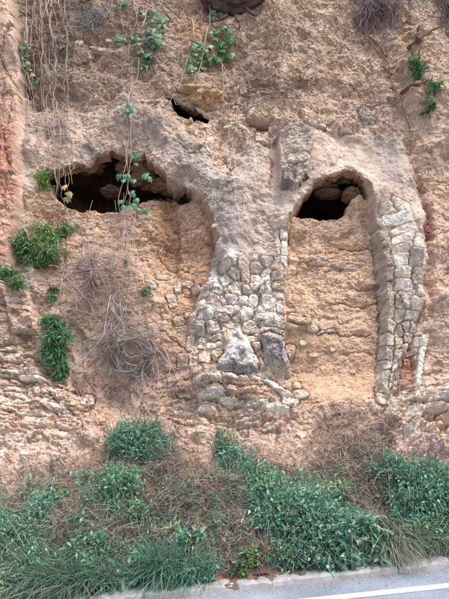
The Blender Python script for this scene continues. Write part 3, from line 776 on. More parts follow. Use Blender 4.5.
# ------------------------------------------------------------------ road
def road_sheet(name, y0, y1, dz, mat, x0=-60, x1=60, nx=2):
    v = []; f = []
    for i in range(nx):
        x = x0 + (x1 - x0) * i / (nx - 1)
        v += [(x, y0, TILT * x + dz), (x, y1, TILT * x + dz)]
        if i: f.append((2 * i - 2, 2 * i, 2 * i + 1, 2 * i - 1))
    o = part(name, v, f, mat, None)
    return tag(o, kind='structure')
def asphalt_material():
    m, N, L, b = principled('asphalt', .85)
    geo = N.new('ShaderNodeNewGeometry')
    n1 = N.new('ShaderNodeTexVoronoi'); n1.inputs['Scale'].default_value = 95
    n2 = N.new('ShaderNodeTexNoise'); n2.inputs['Scale'].default_value = 1.6; n2.inputs['Detail'].default_value = 6
    n3 = N.new('ShaderNodeTexNoise'); n3.inputs['Scale'].default_value = 60; n3.inputs['Detail'].default_value = 4
    for n in (n1, n2, n3): L.new(geo.outputs['Position'], n.inputs['Vector'])
    r = N.new('ShaderNodeMix'); r.data_type = 'RGBA'; L.new(n3.outputs['Fac'], r.inputs[0])
    a, c = lin(112, 122, 136, .68), lin(202, 212, 226, .68)
    r.inputs[6].default_value = (*map(float, a), 1); r.inputs[7].default_value = (*map(float, c), 1)
    r2 = N.new('ShaderNodeMix'); r2.data_type = 'RGBA'; r2.blend_type = 'MULTIPLY'; r2.inputs[0].default_value = .7
    L.new(r.outputs[2], r2.inputs[6])
    g = N.new('ShaderNodeMapRange'); g.inputs[1].default_value = .3; g.inputs[2].default_value = .7; g.inputs[3].default_value = .6; g.inputs[4].default_value = 1.25
    L.new(n2.outputs['Fac'], g.inputs[0]); L.new(g.outputs[0], r2.inputs[7])
    # earth washed over the edge of the road, in ragged patches
    sp = N.new('ShaderNodeSeparateXYZ'); L.new(geo.outputs['Position'], sp.inputs[0])
    ed = N.new('ShaderNodeMapRange'); ed.inputs[1].default_value = -2.45; ed.inputs[2].default_value = -2.04; L.new(sp.outputs['Y'], ed.inputs[0])
    n4 = N.new('ShaderNodeTexNoise'); n4.inputs['Scale'].default_value = 5; n4.inputs['Detail'].default_value = 8; n4.inputs['Roughness'].default_value = .7; L.new(geo.outputs['Position'], n4.inputs['Vector'])
    md = N.new('ShaderNodeMath'); md.operation = 'MULTIPLY'; L.new(ed.outputs[0], md.inputs[0]); L.new(n4.outputs['Fac'], md.inputs[1])
    mr = N.new('ShaderNodeMapRange'); mr.inputs[1].default_value = .3; mr.inputs[2].default_value = .6; mr.inputs[4].default_value = .7; L.new(md.outputs[0], mr.inputs[0])
    r3 = N.new('ShaderNodeMix'); r3.data_type = 'RGBA'; L.new(mr.outputs[0], r3.inputs[0]); L.new(r2.outputs[2], r3.inputs[6]); r3.inputs[7].default_value = (.26, .19, .15, 1)
    L.new(r3.outputs[2], b.inputs['Base Color'])
    bp = N.new('ShaderNodeBump'); bp.inputs['Strength'].default_value = .6; bp.inputs['Distance'].default_value = .008
    L.new(n1.outputs['Distance'], bp.inputs['Height']); L.new(bp.outputs[0], b.inputs['Normal'])
    return m
M_ASPH = asphalt_material()
M_CONC = plain_material('kerb_concrete', lin(196, 194, 190, .6), .9, .35, 9, .5, .01)
M_PAINT = plain_material('road_paint', lin(232, 234, 236, .8), .7, .24, 70, .2, .004)
road_sheet('ground', -600, 3, -.30, plain_material('far_earth', lin(150, 130, 110)), -400, 400)
road_sheet('road', -9.5, -2.02, 0, M_ASPH)
road_sheet('road_marking', -2.56, -2.45, .004, M_PAINT)
# the low concrete kerb: a worn strip with a bevelled, chipped edge
prof = [(-2.065, -.05), (-2.06, .035), (-2.04, .052), (-1.9, .058), (-1.7, .06), (-1.6, .05)]
kerb = tag(link('kerb', None), kind='structure')
x0 = -8.0
while x0 < 8:
    ln = random.uniform(1.1, 1.9); dz = random.uniform(-.005, .005); dy = random.uniform(-.006, .006)
    kx = np.linspace(x0, x0 + ln - .005, int(ln / .045)); kr = RNG.normal(0, 1, (len(kx), 6))
    kv = []; kf = []
    for i, x in enumerate(kx):
        e = min(i, len(kx) - 1 - i)
        chip = .035 * max(0, perlin(np.array([x * 1.7]), np.array([.3]), 7)[0]) + .03 * max(0, perlin(np.array([x * 5.7]), np.array([3.3]), 8)[0])
        for j, (y, z) in enumerate(prof):
            kv.append((x, y + dy + (.008 * kr[i, 0] + chip if j in (1, 2) else 0), z + dz + TILT * x + .005 * kr[i, j] * (j > 0) - (.012 if e == 0 and j else 0)))
        if i:
            for j in range(len(prof) - 1):
                a = (i - 1) * len(prof) + j; b = i * len(prof) + j
                kf.append((a, b, b + 1, a + 1))
    kf += [tuple(range(len(prof)))[::-1], tuple(len(kv) - len(prof) + j for j in range(len(prof)))]
    me = bpy.data.meshes.new('segment'); me.from_pydata(kv, [], kf); me.update()
    link('segment', me, M_CONC, kerb)
    x0 += ln
# soil spilt across the kerb from the bare slope
def soil_spill(xa, xb, ya, yb, h, seed):
    gx = np.arange(xa, xb, .018); gy = np.arange(ya, yb, .018)
    GX, GY = np.meshgrid(gx, gy)
    e = np.minimum(np.minimum(GX - xa, xb - GX) / (.4 * (xb - xa)), (GY - ya) / (.42 * (yb - ya)))
    hh = h * np.clip(1.6 * (e - .28 + .45 * fbm(GX * 4.5, GY * 4.5, 4, seed)), -.75, 1) + .012 * fbm(GX * 14, GY * 14, 3, seed + 1)
    z = TILT * GX + .056 + hh
    z = np.where(GY < -2.03, z - .05 * np.clip((-2.03 - GY) / .05, 0, 1), z)
    cc = np.zeros(GX.shape + (3,)) + lin(122, 98, 84); cc = cc * (1 + .25 * fbm(GX * 8, GY * 8, 3, seed + 2))[..., None]
    I = np.arange(GX.size).reshape(GX.shape)
    q = np.stack([I[:-1, :-1], I[:-1, 1:], I[1:, 1:], I[1:, :-1]], -1).reshape(-1, 4)
    part('soil_spill', np.stack([GX, GY, z], -1).reshape(-1, 3), q, M_EARTH, embankment, cols=np.clip(cc, .01, .8).reshape(-1, 3))
soil_spill(-.25, .78, -2.05, -1.45, .07, 701)
# grit along the edge of the road
gv = []; gf = []
for i in range(420):
    x = RNG.uniform(-3.2, 3.4); y = -2.08 - abs(RNG.normal(0, .13)); s_ = RNG.uniform(.004, .014)
    b0 = len(gv)
    for (dx, dy, dz) in ((-1, -1, 0), (1, -.8, 0), (.9, 1, 0), (-1, .9, 0), (.1, 0, 1.1), (-.3, .2, .9)):
        gv.append((x + s_ * dx * RNG.uniform(.6, 1.2), y + s_ * dy * RNG.uniform(.6, 1.2), TILT * x + .001 + s_ * dz * .8))
    gf += [(b0, b0 + 1, b0 + 4), (b0 + 1, b0 + 2, b0 + 4), (b0 + 2, b0 + 5, b0 + 4), (b0 + 2, b0 + 3, b0 + 5), (b0 + 3, b0, b0 + 5), (b0, b0 + 4, b0 + 5)]
tag(part('grit', gv, np.array(gf), plain_material('grit', lin(158, 152, 146)), None), 'small loose grit scattered along the road edge by the kerb', kind='stuff')
# ------------------------------------------------------------------ stones, each its own object
def stone_mesh(seed, n=9, p=3.2, rings=((.0, -.50), (.80, -.49), (.95, -.45), (1.0, -.32), (.99, .5)), rough=.07):
    r = np.random.default_rng(seed)
    ang = (np.arange(n) + r.uniform(-.2, .2, n) + .5) / n * 2 * np.pi
    rad = (np.abs(np.cos(ang)) ** p + np.abs(np.sin(ang)) ** p) ** (-1 / p) * .5 * r.uniform(.84, 1.06, n)
    tx, tz = r.uniform(-.16, .16, 2)
    v = [(0, rings[0][1], 0)]
    for (k, y) in rings[1:]:
        for a, q in zip(ang, rad):
            j = 1 + r.uniform(-rough, rough)
            x, z = math.cos(a) * q * k * j, math.sin(a) * q * k * j
            yy = y + (r.uniform(-rough, rough) * .8 if y < .4 else 0)
            if y < .4: yy += tx * x * 1.2 + tz * z * 1.2
            v.append((x, yy, z))
    f = []; sz = []
    for i in range(n):
        f += [0, 1 + i, 1 + (i + 1) % n]; sz.append(3)
    for k in range(len(rings) - 2):
        for i in range(n):
            a = 1 + k * n + i; b = 1 + k * n + (i + 1) % n
            f += [a, a + n, b + n, b]; sz.append(4)
    return mesh_from('stone', v, f, sz, smooth=False)
BLOCKS = [stone_mesh(200 + i, 8, 14.0, rough=.035) for i in range(8)]
RUBBLE = [stone_mesh(300 + i, 8, 3.6, rough=.09) for i in range(10)]
for m_ in BLOCKS + RUBBLE: m_.materials.append(M_STONE)
def basis(n, roll):
    Y = -Vector(n).normalized(); Xa = Vector((1, 0, 0)); Za = Xa.cross(Y).normalized(); Xa = Y.cross(Za).normalized()
    m = Matrix((Xa, Y, Za)).transposed()
    return m @ Matrix.Rotation(roll, 3, 'Y')
def stone(parent, u, v, w, h, color, roll=0, proud=.03, pool=RUBBLE, top=None, name='stone', depth=None, jit=.12, outer=False):
    p, n, _ = at(u, v, 0, outer)
    k = pxm(u, v)
    dep = depth or max(.08, .7 * min(w, h) * k)
    o = bpy.data.objects.new(name, random.choice(pool)); C.objects.link(o)
    o.parent = parent
    q = basis(n, -math.radians(roll + random.uniform(-4, 4)))
    q = q @ Matrix.Rotation(random.uniform(-jit, jit), 3, 'X') @ Matrix.Rotation(random.uniform(-jit, jit), 3, 'Z')
    t = np.zeros(3) if parent is None else np.array(parent.location if top is None else top)
    c = np.array(p) + np.array(n) * (proud - dep * .5) - t
    o.matrix_local = Matrix.Translation(Vector(c)) @ q.to_4x4() @ Matrix.Diagonal((w * k * 1.17, dep, h * k * 1.15, 1))
    b = random.uniform(.92, 1.06); c3 = color * b * np.array([1, random.uniform(.97, 1.02), random.uniform(.94, 1.04)])
    o.color = (*[float(min(.85, a)) for a in c3], 1)
    return o

for (u, v, w, h, c, r) in [(303, 343, 6, 5, PALE, 0), (313, 355, 7, 4, PALE, 0), (333, 350, 5, 3.4, PALE, 0), (352, 372, 7, 4, TAN, 0), (372, 283, 10, 4, TAN, 0), (322, 368, 4, 3, PALE, 0), (345, 358, 4, 3, PALE, 0)]:
    stone(NR, u, v, w, h, c, r, random.uniform(.01, .04), RUBBLE)
# small stones that weather out of the face anywhere
r_ = np.random.default_rng(5)
for i in range(70):
    u = r_.uniform(-20, 470); v = r_.uniform(20, 470)
    k = at(u, v)[2]; g = reg.ravel()[k]
    if g in (0, 4, 8) and r_.random() < .8:
        w = r_.uniform(4, 9)
        stone({0: cliff, 4: NL, 8: PIER_O}[g], u, v, w, w * r_.uniform(.4, .8), random.choice((TAN, TAN, PALE, PINK)), r_.uniform(-20, 20), r_.uniform(.0, .03), RUBBLE, np.zeros(3) if g == 0 else None)

# rooms behind the mouths: domed chambers
GR_D = D
def chamber(parent, cu, cv, rx, ry, rz, back, up, sdf_pts, seed, marg=6):
    c = np.array(at(cu, cv, 0, True)[0], float) + np.array([0, back, up])
    nu, nv = 160, 90
    th = np.linspace(0, 2 * np.pi, nu, endpoint=False); ph = np.linspace(.02, np.pi - .02, nv)
    TH, PH = np.meshgrid(th, ph)
    dx, dy, dz = np.sin(PH) * np.cos(TH), np.sin(PH) * np.sin(TH), np.cos(PH)
    nz_ = 1 + .16 * fbm(dx * 2.1 + dz, dy * 2.1 + dz * 1.3, 4, seed) + .12 * chunks(dx * 1.0 + .3 * dz, dz + .3 * dy, .35, 1, seed + 9)
    P = np.stack([c[0] + rx * dx * nz_, c[1] + ry * dy * nz_, c[2] + rz * dz * nz_], -1)
    for _ in range(2):
        tt = np.interp(P[..., 2], PR[:, 1], PT)
        ix = np.clip(np.searchsorted(xs, P[..., 0]), 0, len(xs) - 1); it = np.clip(np.searchsorted(ts, tt), 0, len(ts) - 1)
        surf = POS[it, ix, 1]
        P[..., 1] = np.maximum(P[..., 1], surf + .05)
    uu, vv, _ = project(P)
    s = poly_sd(uu.astype(np.float32), vv.astype(np.float32), sdf_pts)
    front = (P[..., 1] < surf + .08) | ((dz < .15) & (P[..., 1] < surf + .55))
    I = np.arange(nu * nv).reshape(nv, nu)
    q = np.stack([I[:-1], np.roll(I, -1, 1)[:-1], np.roll(I, -1, 1)[1:], I[1:]], -1).reshape(-1, 4)
    bad = ((s < marg) & front).ravel()
    q = q[~bad[q].any(1)]
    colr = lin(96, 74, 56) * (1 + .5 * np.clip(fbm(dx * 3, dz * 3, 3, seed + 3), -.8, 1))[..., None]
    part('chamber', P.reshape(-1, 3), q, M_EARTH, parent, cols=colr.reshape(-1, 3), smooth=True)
chamber(NL, 108, 178, 1.35, 1.0, 1.1, .95, .25, OPEN_L, 401)
chamber(NR, 332, 200, .95, .9, .85, .85, .2, OPEN_R, 421)
chamber(cliff, 187, 113, .95, .65, .62, .55, .12, HOLE, 441, 2)
# rock that shows dimly inside, and the clod that hangs over the small hole
def lump_mesh(name, parent, ctr, rad, colour, seed, flat=(0, 0), nu=36, nv=20, rough=.5):
    th = np.linspace(0, 2 * np.pi, nu, endpoint=False); ph = np.linspace(.03, np.pi - .03, nv)
    TH, PH = np.meshgrid(th, ph)
    d = np.stack([np.sin(PH) * np.cos(TH), np.sin(PH) * np.sin(TH), np.cos(PH)], -1)
    a, b = d[..., 0] * 1.3 + d[..., 1] * .7, d[..., 2] * 1.3 - d[..., 1] * .5
    k = 1 + rough * (.45 * fbm(a, b, 4, seed) + .30 * chunks(a + 5, b + 3, .7, .8, seed + 2))
    P = np.array(ctr) + d * k[..., None] * np.array(rad)
    I = np.arange(nu * nv).reshape(nv, nu)
    q = np.stack([I[:-1], np.roll(I, -1, 1)[:-1], np.roll(I, -1, 1)[1:], I[1:]], -1).reshape(-1, 4)
    cc = colour * (1 + .4 * np.clip(fbm(a * 3, b * 3, 3, seed + 5), -.8, .8))[..., None]
    return part(name, P.reshape(-1, 3), q, M_EARTH, parent, cols=cc.reshape(-1, 3))
BROWN = lin(120, 92, 70)
for (u, v, w, h, back, sd0) in [(84, 165, 13, 6, .42, 1), (101, 190, 11, 6, .75, 2), (142, 170, 20, 15, .62, 3), (120, 164, 12, 9, .7, 4), (163, 184, 14, 8, .36, 5)]:
    p = np.array(at(u, v, 0, True)[0]); k = pxm(u, v) * 1.1
    lump_mesh('inner_rock', NL, p + np.array([0, back, back * .40]), (w * k, .22, h * k), BROWN, 600 + sd0)
for (u, v, w, h, back, sd0) in [(336, 192, 14, 4.5, .5, 6), (356, 194, 8, 7, .34, 7), (330, 185, 12, 3, .42, 8)]:
    p = np.array(at(u, v, 0, True)[0]); k = pxm(u, v) * 1.1
    lump_mesh('inner_rock', NR, p + np.array([0, back, back * .40]), (w * k, .2, h * k), BROWN, 600 + sd0)
p = np.array(at(200, 99, 0, True)[0]); k = pxm(200, 99)
lump_mesh('clod', cliff, p + np.array([0, .03, 0]), (21 * k, .34, 13.5 * k), lin(196, 162, 126), 631, nu=72, nv=44, rough=.55)
# ------------------------------------------------------------------ plants
class Buf:
    def __init__(s): s.v = []; s.f = []; s.n = []; s.c = []; s.k = 0
    def add(s, v, f, sizes, c):
        s.v.append(np.asarray(v, np.float32)); s.f.append(np.asarray(f, np.int64).ravel() + s.k); s.n.append(np.asarray(sizes, np.int32))
        c = np.asarray(c, np.float32)
        s.c.append(np.broadcast_to(c, (len(v), 3)) if c.ndim == 1 else c); s.k += len(v)
    def build(s, name, mat, parent, smooth=False):
        return part(name, np.concatenate(s.v), np.concatenate(s.f), mat, parent, np.concatenate(s.n), np.concatenate(s.c), smooth)

def smooth_line(P, n):
    P = np.asarray(P, float)
    if len(P) < 3:
        t = np.linspace(0, 1, n)[:, None]; return P[0] * (1 - t) + P[-1] * t
    Q = np.vstack([2 * P[0] - P[1], P, 2 * P[-1] - P[-2]])
    out = []
    for t in np.linspace(0, len(P) - 1 - 1e-6, n):
        i = int(t); f = t - i; a, b, c, d = Q[i:i + 4]
        out.append(.5 * (2 * b + (c - a) * f + (2 * a - 5 * b + 4 * c - d) * f * f + (3 * b - 3 * c + d - a) * f ** 3))
    return np.array(out)

def tube(buf, L, r0, r1, col, sides=5, knots=.25, rng=RNG):
    L = np.asarray(L, float); n = len(L)
    tg = np.gradient(L, axis=0); tg /= np.linalg.norm(tg, axis=1)[:, None] + 1e-9
    ref = np.array([.31, -.82, .48]); a = np.cross(tg, ref); a /= np.linalg.norm(a, axis=1)[:, None] + 1e-9; b = np.cross(tg, a)
    rad = np.linspace(r0, r1, n) * (1 + rng.uniform(-knots, knots, n))
    th = np.arange(sides) / sides * 2 * np.pi
    V = L[:, None] + rad[:, None, None] * (np.cos(th)[None, :, None] * a[:, None] + np.sin(th)[None, :, None] * b[:, None])
    i = np.arange(n - 1)[:, None] * sides; j = np.arange(sides)[None]; j2 = (j + 1) % sides
    f = np.stack([i + j, i + j2, i + sides + j2, i + sides + j], -1).reshape(-1, 4)
    cap = np.arange(sides) + (n - 1) * sides
    fl = np.concatenate([f.ravel(), cap]); sz = np.r_[np.full(len(f), 4), sides]
    buf.add(V.reshape(-1, 3), fl, sz, col)

def stem_line(pts, lift, outer=True, wob=.02, per=3, rng=RNG):
    """a stem through picture points, lying on (or hanging just off) the face"""
    P = []
    for i, p in enumerate(pts):
        l = lift[i] if isinstance(lift, (list, tuple)) else lift
        P.append(at(p[0], p[1], l, outer)[0])
    n = max(6, len(pts) * per)
    L = smooth_line(P, n)
    w = np.cumsum(rng.normal(0, 1, (n, 3)), 0); w -= np.linspace(0, 1, n)[:, None] * w[-1]
    return L + w * wob * .3 + rng.normal(0, wob * .25, (n, 3))

def leaves(buf, P, D, Nn, length, width, col, fold=.18, droop=.25):
    """P base points, D pointing direction, Nn facing; pointed leaf of two halves bent at the midrib, four quads"""
    n = len(P)
    D = D / (np.linalg.norm(D, axis=1)[:, None] + 1e-9)
    S = np.cross(D, Nn); S /= np.linalg.norm(S, axis=1)[:, None] + 1e-9
    Nn = np.cross(S, D)
    l = np.broadcast_to(length, (n,))[:, None]; w = np.broadcast_to(width, (n,))[:, None]
    a = P; m1 = P + D * l * .5 - Nn * l * .02; tip = P + D * l - Nn * l * droop
    e1 = P + D * l * .38 + S * w * .5 + Nn * w * fold; e2 = P + D * l * .38 - S * w * .5 + Nn * w * fold
    g1 = P + D * l * .75 + S * w * .3 + Nn * (w * fold - l * droop * .5); g2 = P + D * l * .75 - S * w * .3 + Nn * (w * fold - l * droop * .5)
    V = np.stack([a, m1, tip, e1, e2, g1, g2], 1)
    k = np.arange(n)[:, None] * 7
    f = np.concatenate([k + np.array([[0, 3, 5, 1]]), k + np.array([[1, 5, 2, 2]])[:, [0, 1, 2]], k + np.array([[0, 1, 6, 4]]), k + np.array([[1, 2, 6]])], 1)
    sz = np.tile([4, 3, 4, 3], n)
    buf.add(V.reshape(-1, 3), f.ravel(), sz, np.repeat(col, 7, 0))

def blades(buf, P, D, length, width, bend, col, seg=4, rng=RNG):
    """narrow strips that start at P along D and bend over along bend"""
    n = len(P)
    S = np.cross(D, bend + rng.normal(0, .3, (n, 3)) + 1e-4); S /= np.linalg.norm(S, axis=1)[:, None] + 1e-9
    V = []
    for i in range(seg + 1):
        t = i / seg
        c = P + D * (length * t)[:, None] + bend * (length * t * t)[:, None]
        w = width * (1 - t ** 1.6) * .5 + .0006
        V += [c + S * w[:, None], c - S * w[:, None]]
    V = np.stack(V, 1)
    k = np.arange(n)[:, None] * (2 * seg + 2)
    f = np.concatenate([k + np.array([[2 * i, 2 * i + 1, 2 * i + 3, 2 * i + 2]]) for i in range(seg)], 1)
    buf.add(V.reshape(-1, 3), f.ravel(), np.full(n * seg, 4), np.repeat(col, 2 * seg + 2, 0))

def unit(v): return v / (np.linalg.norm(v, axis=-1, keepdims=True) + 1e-9)
def tints(n, base, spread=.22, alt=None, pa=.2, rng=RNG):
    c = np.tile(np.asarray(base, np.float32), (n, 1)) * rng.uniform(1 - spread, 1 + spread, (n, 1)) * rng.uniform(.9, 1.1, (n, 3))
    if alt is not None:
        m = rng.random(n) < pa
        c[m] = np.asarray(alt) * rng.uniform(.8, 1.15, (m.sum(), 1))
    return np.clip(c, .004, .85).astype(np.float32)

TEAL = lin(112, 162, 134); TEAL_L = lin(178, 212, 182); GREEN = lin(112, 154, 104); GREEN_D = lin(66, 112, 74); IVY = lin(78, 128, 82); OLIVE = lin(116, 140, 92)
STRAW = lin(172, 162, 146); STRAW_D = lin(134, 120, 106); STRAW_G = lin(136, 156, 134); ROOT = lin(190, 168, 154); ROOT_G = lin(168, 158, 156); ROOT_D = lin(122, 100, 86)

def bush(name, label, cat, spots, leaf=.06, wid=.42, n=1600, colour=TEAL, alt=TEAL_L, pa=.2, stems=26, group=None, narrow=0, up=.55, flowers=0, seed=1, clump=.34):
    """spots: (u, v, radius across, radius up, weight) of the masses that make the crown, rooted in the bank behind"""
    rng = np.random.default_rng(seed)
    root = at(*spots[0][:2])[0]
    lowest = max(spots, key=lambda s: s[1])
    t = thing(name, label, cat, at(lowest[0], lowest[1] + lowest[3] * .5)[0], group)
    sb = Buf(); lb = Buf(); tot = sum(s[4] for s in spots)
    few = sum(min(stems, max(5, int(n * s[4] / tot / 42))) for s in spots) <= 45
    for (u, v, ru, rv, w) in spots:
        p, nn, _ = at(u, v); k = pxm(u, v); nn = np.array(nn)
        A, B, Cc = ru * k, rv * k, min(ru, rv) * k * .75
        ctr = p + nn * Cc * .35
        m = max(5, int(n * w / tot / 42))
        d = unit(rng.normal(0, 1, (m, 3))); d[:, 1] = -np.abs(d[:, 1]) * .9 + .1; d[:, 2] += .15
        d = unit(d)
        rad = rng.uniform(.45, 1.0, (m, 1))
        tips = ctr + d * rad * np.array([A, Cc, B])
        base = at(u, v + rv * .55)[0]
        for q in range(min(m, stems)):
            b0 = base + np.array([rng.normal(0, A * .35), 0, 0]); mid = (b0 + tips[q]) / 2 + np.array([0, -.05, .05 * B])
            if few: sb = Buf()
            tube(sb, smooth_line([b0, mid, tips[q]], 6), .006, .0025, tints(1, colour * .7 + ROOT_D * .3, rng=rng)[0], 4, rng=rng)
            if few:
                sb.build('stem', M_STRAW, t); sb = Buf()
        per = int(n * w / tot / m)
        P = np.repeat(tips, per, 0); dd = np.repeat(d, per, 0)
        P = P + rng.normal(0, 1, P.shape) * clump * np.array([A, Cc, B]) * .55 + rng.normal(0, .012, P.shape)
        N_ = unit(dd * .5 + np.array([0, -.35, up]) + rng.normal(0, .38, P.shape))
        Dd = unit(rng.normal(0, 1, P.shape) + np.array([0, -.25, -.1]) + dd * .6)
        L_ = leaf * np.clip(rng.lognormal(-.08, .3, len(P)), .4, 1.5)
        cc = tints(len(P), colour, .25, alt, pa, rng) * np.repeat(rng.uniform(.78, 1.2, (m, 1)), per, 0)
        dead = rng.random(len(P)) < .035
        cc[dead] = lin(150, 138, 92) * rng.uniform(.7, 1.2, (dead.sum(), 1))
        yl = np.repeat(rng.random(m) < .12, per)
        cc[yl] = cc[yl] * np.array([1.35, 1.12, .8])
        leaves(lb, P, Dd, N_, L_, L_ * wid * rng.uniform(.8, 1.2, len(P)), cc)
    if n > 1500 and leaf < .06:                                  # stalks of grass that grow through the bush
        gb = Buf(); mm = n // 22
        ks = rng.integers(0, len(spots), mm)
        PP = np.array([at(spots[k][0] + rng.normal(0, spots[k][2] * .5), spots[k][1] + spots[k][3] * rng.uniform(-.3, .8))[0] for k in ks])
        blades(gb, PP, unit(np.array([0, -.45, .8]) + rng.normal(0, .3, (mm, 3))), rng.uniform(.2, .5, mm), np.full(mm, .007), np.array([0, -.2, -.35]) + rng.normal(0, .3, (mm, 3)), tints(mm, STRAW_G, .25, STRAW, .4, rng), rng=rng)
        gb.build('stalks', M_STRAW, t)['kind'] = 'stuff'
    if sb.v: sb.build('stems', M_STRAW, t)['kind'] = 'stuff'
    lb.build('leaves', M_LEAF, t)
    if flowers:
        for (u, v) in flowers:
            fb = Buf()
            p = at(u, v)[0] + np.array([0, -.24, .10]) + rng.normal(0, .02, 3)
            for q in range(5):
                a = q * 2 * np.pi / 5
                leaves(fb, p[None], np.array([[math.cos(a), -.3, math.sin(a)]]), np.array([[0, -1, .5]]), .02, .015, np.array([[.6, .62, .56]]))
            fb.build('flower', M_LEAF, t)
    return t

def grass_tuft(name, label, cat, spots, n, length, width, colour, alt, pa, lean=(0, -.35, .9), droop=.5, group=None, seed=3, spread=.35):
    rng = np.random.default_rng(seed)
    low = max(spots, key=lambda s: s[1])
    t = thing(name, label, cat, at(low[0], low[1])[0], group)
    b = Buf()
    tot = sum(s[3] for s in spots)
    for (u, v, r, w) in spots:
        m = int(n * w / tot)
        pts = [at(u + rng.normal(0, r * .5), v + rng.normal(0, r * .22)) for _ in range(max(8, m // 12))]
        Pb = np.array([p[0] for p in pts])[rng.integers(0, len(pts), m)] + rng.normal(0, .02, (m, 3))
        Dd = unit(np.array(lean) + rng.normal(0, spread, (m, 3)))
        Bd = np.array([0, -.25, -droop]) + rng.normal(0, .25, (m, 3))
        blades(b, Pb, Dd, length * rng.uniform(.5, 1.15, m), width * rng.uniform(.6, 1.3, m), Bd, tints(m, colour, .28, alt, pa, rng), rng=rng)
    b.build('blades', M_LEAF, t)
    return t

# ---------- bushes and herbs of the bank
bush('bush', 'rounded dense teal green bush under the dangling dead twigs', 'bush', [(139, 446, 28, 23, 3), (120, 442, 13, 15, .9), (160, 452, 16, 15, .9), (148, 430, 16, 12, .5)], n=6200, leaf=.040, wid=.36, seed=21, alt=TEAL_L, pa=.22)
bush('bush', 'small loose green bush between the rounded bush and the tall grass clump', 'bush', [(122, 498, 20, 24, 2), (108, 484, 12, 14, .8), (136, 516, 12, 12, .7)], n=3600, leaf=.040, seed=22, wid=.45, colour=TEAL * np.array([1.1, 1.05, .85], np.float32))
bush('bush', 'slim green bush climbing against the foot of the stone pier', 'bush', [(225, 450, 12, 17, 1), (236, 468, 17, 18, 1.4), (250, 482, 14, 14, 1)], n=4000, leaf=.038, wid=.36, seed=23, colour=TEAL * np.array([1.0, 1.0, 1.1], np.float32))
bush('bush', 'largest leafy bush with pale white flowers spilling down to the kerb', 'bush', [(300, 525, 42, 36, 3), (275, 505, 24, 24, 1.4), (322, 545, 36, 28, 2), (290, 556, 30, 20, 1.4), (345, 528, 24, 20, .6), (262, 486, 16, 16, .8), (330, 500, 22, 14, .35)], n=13500, leaf=.046, wid=.40, seed=24, pa=.26,
     flowers=[(281, 513), (283, 516), (312, 500), (347, 531), (322, 571), (296, 505), (314, 562), (303, 497), (331, 520)])
bush('bush', 'broad leaved drooping herb at the kerb right of the flowering bush', 'herb', [(362, 545, 22, 18, 1.4), (340, 560, 18, 14, 1), (380, 552, 12, 12, .5)], n=900, leaf=.11, wid=.36, seed=25, colour=TEAL * .9)
bush('bush', 'big green bush at the right end of the bank under the layered ledge', 'bush', [(420, 492, 36, 28, 2.4), (386, 470, 20, 12, .8), (440, 520, 28, 32, 2), (404, 478, 20, 16, 1), (462, 500, 26, 40, 1.6), (430, 545, 24, 16, 1.1), (405, 515, 22, 22, 1.2), (446, 552, 16, 12, .6), (418, 536, 18, 16, .7)], n=13500, leaf=.044, wid=.38, seed=26, colour=TEAL * np.array([.92, .95, .95], np.float32))
bush('bush', 'low green bush at the left end of the bank beside dry stalks', 'bush', [(14, 548, 26, 28, 2), (-8, 520, 22, 26, 1.4), (30, 566, 20, 18, 1), (8, 590, 22, 14, 1), (-30, 560, 30, 40, 1.2)], n=7500, leaf=.042, wid=.3, seed=27, colour=TEAL * .95)
bush('herb', 'small pale green herb standing by the bare soil over the kerb', 'herb', [(246, 570, 9, 14, 1), (252, 556, 7, 10, .5)], n=520, leaf=.055, wid=.36, seed=28, colour=OLIVE)
bush('herb', 'low teal herb left of the small loose bush on dry litter', 'herb', [(44, 505, 12, 9, 1), (62, 500, 9, 8, .6), (80, 522, 10, 9, .6)], n=700, leaf=.05, seed=29)
bush('herb', 'sparse leafy herb at the kerb below the dry stalks on the left', 'herb', [(98, 560, 12, 24, 1), (88, 580, 10, 14, .7)], n=800, leaf=.05, seed=30, wid=.3)
bush('herb', 'leafy herb leaning over the top of the tall grass clump', 'herb', [(192, 543, 13, 9, 1), (180, 530, 10, 7, .6)], n=520, leaf=.06, seed=31, wid=.42, alt=TEAL_L, pa=.4)
bush('herb', 'thin grey green herb on the bare slope above the grass clump', 'herb', [(200, 500, 26, 18, 1), (214, 520, 14, 14, .6), (186, 488, 16, 10, .5)], n=520, leaf=.045, seed=32, wid=.25, colour=STRAW_G, alt=TEAL, pa=.4)
grass_tuft('grass_clump', 'tall upright clump of fine green grass at the kerb', 'grass clump', [(165, 575, 24, 2), (186, 578, 20, 1.5), (152, 570, 12, .8)], 1700, .42, .010, TEAL * .85, TEAL_L, .25, lean=(0, -.3, 1), droop=.5, seed=41, spread=.3)
grass_tuft('grass_clump', 'loose tuft of long grass beneath the left herb at the kerb', 'grass clump', [(70, 590, 20, 1), (50, 585, 20, 1), (100, 588, 14, .7)], 1100, .5, .010, TEAL * .85, STRAW, .3, seed=42)
grass_tuft('grass_clump', 'thin bent dry grass over the kerb left of the big right end bush', 'grass clump', [(388, 545, 12, 1), (396, 536, 8, .6), (382, 525, 9, .6)], 300, .5, .009, STRAW_G, STRAW, .5, lean=(.25, -.6, .55), droop=.75, seed=43, spread=.28)

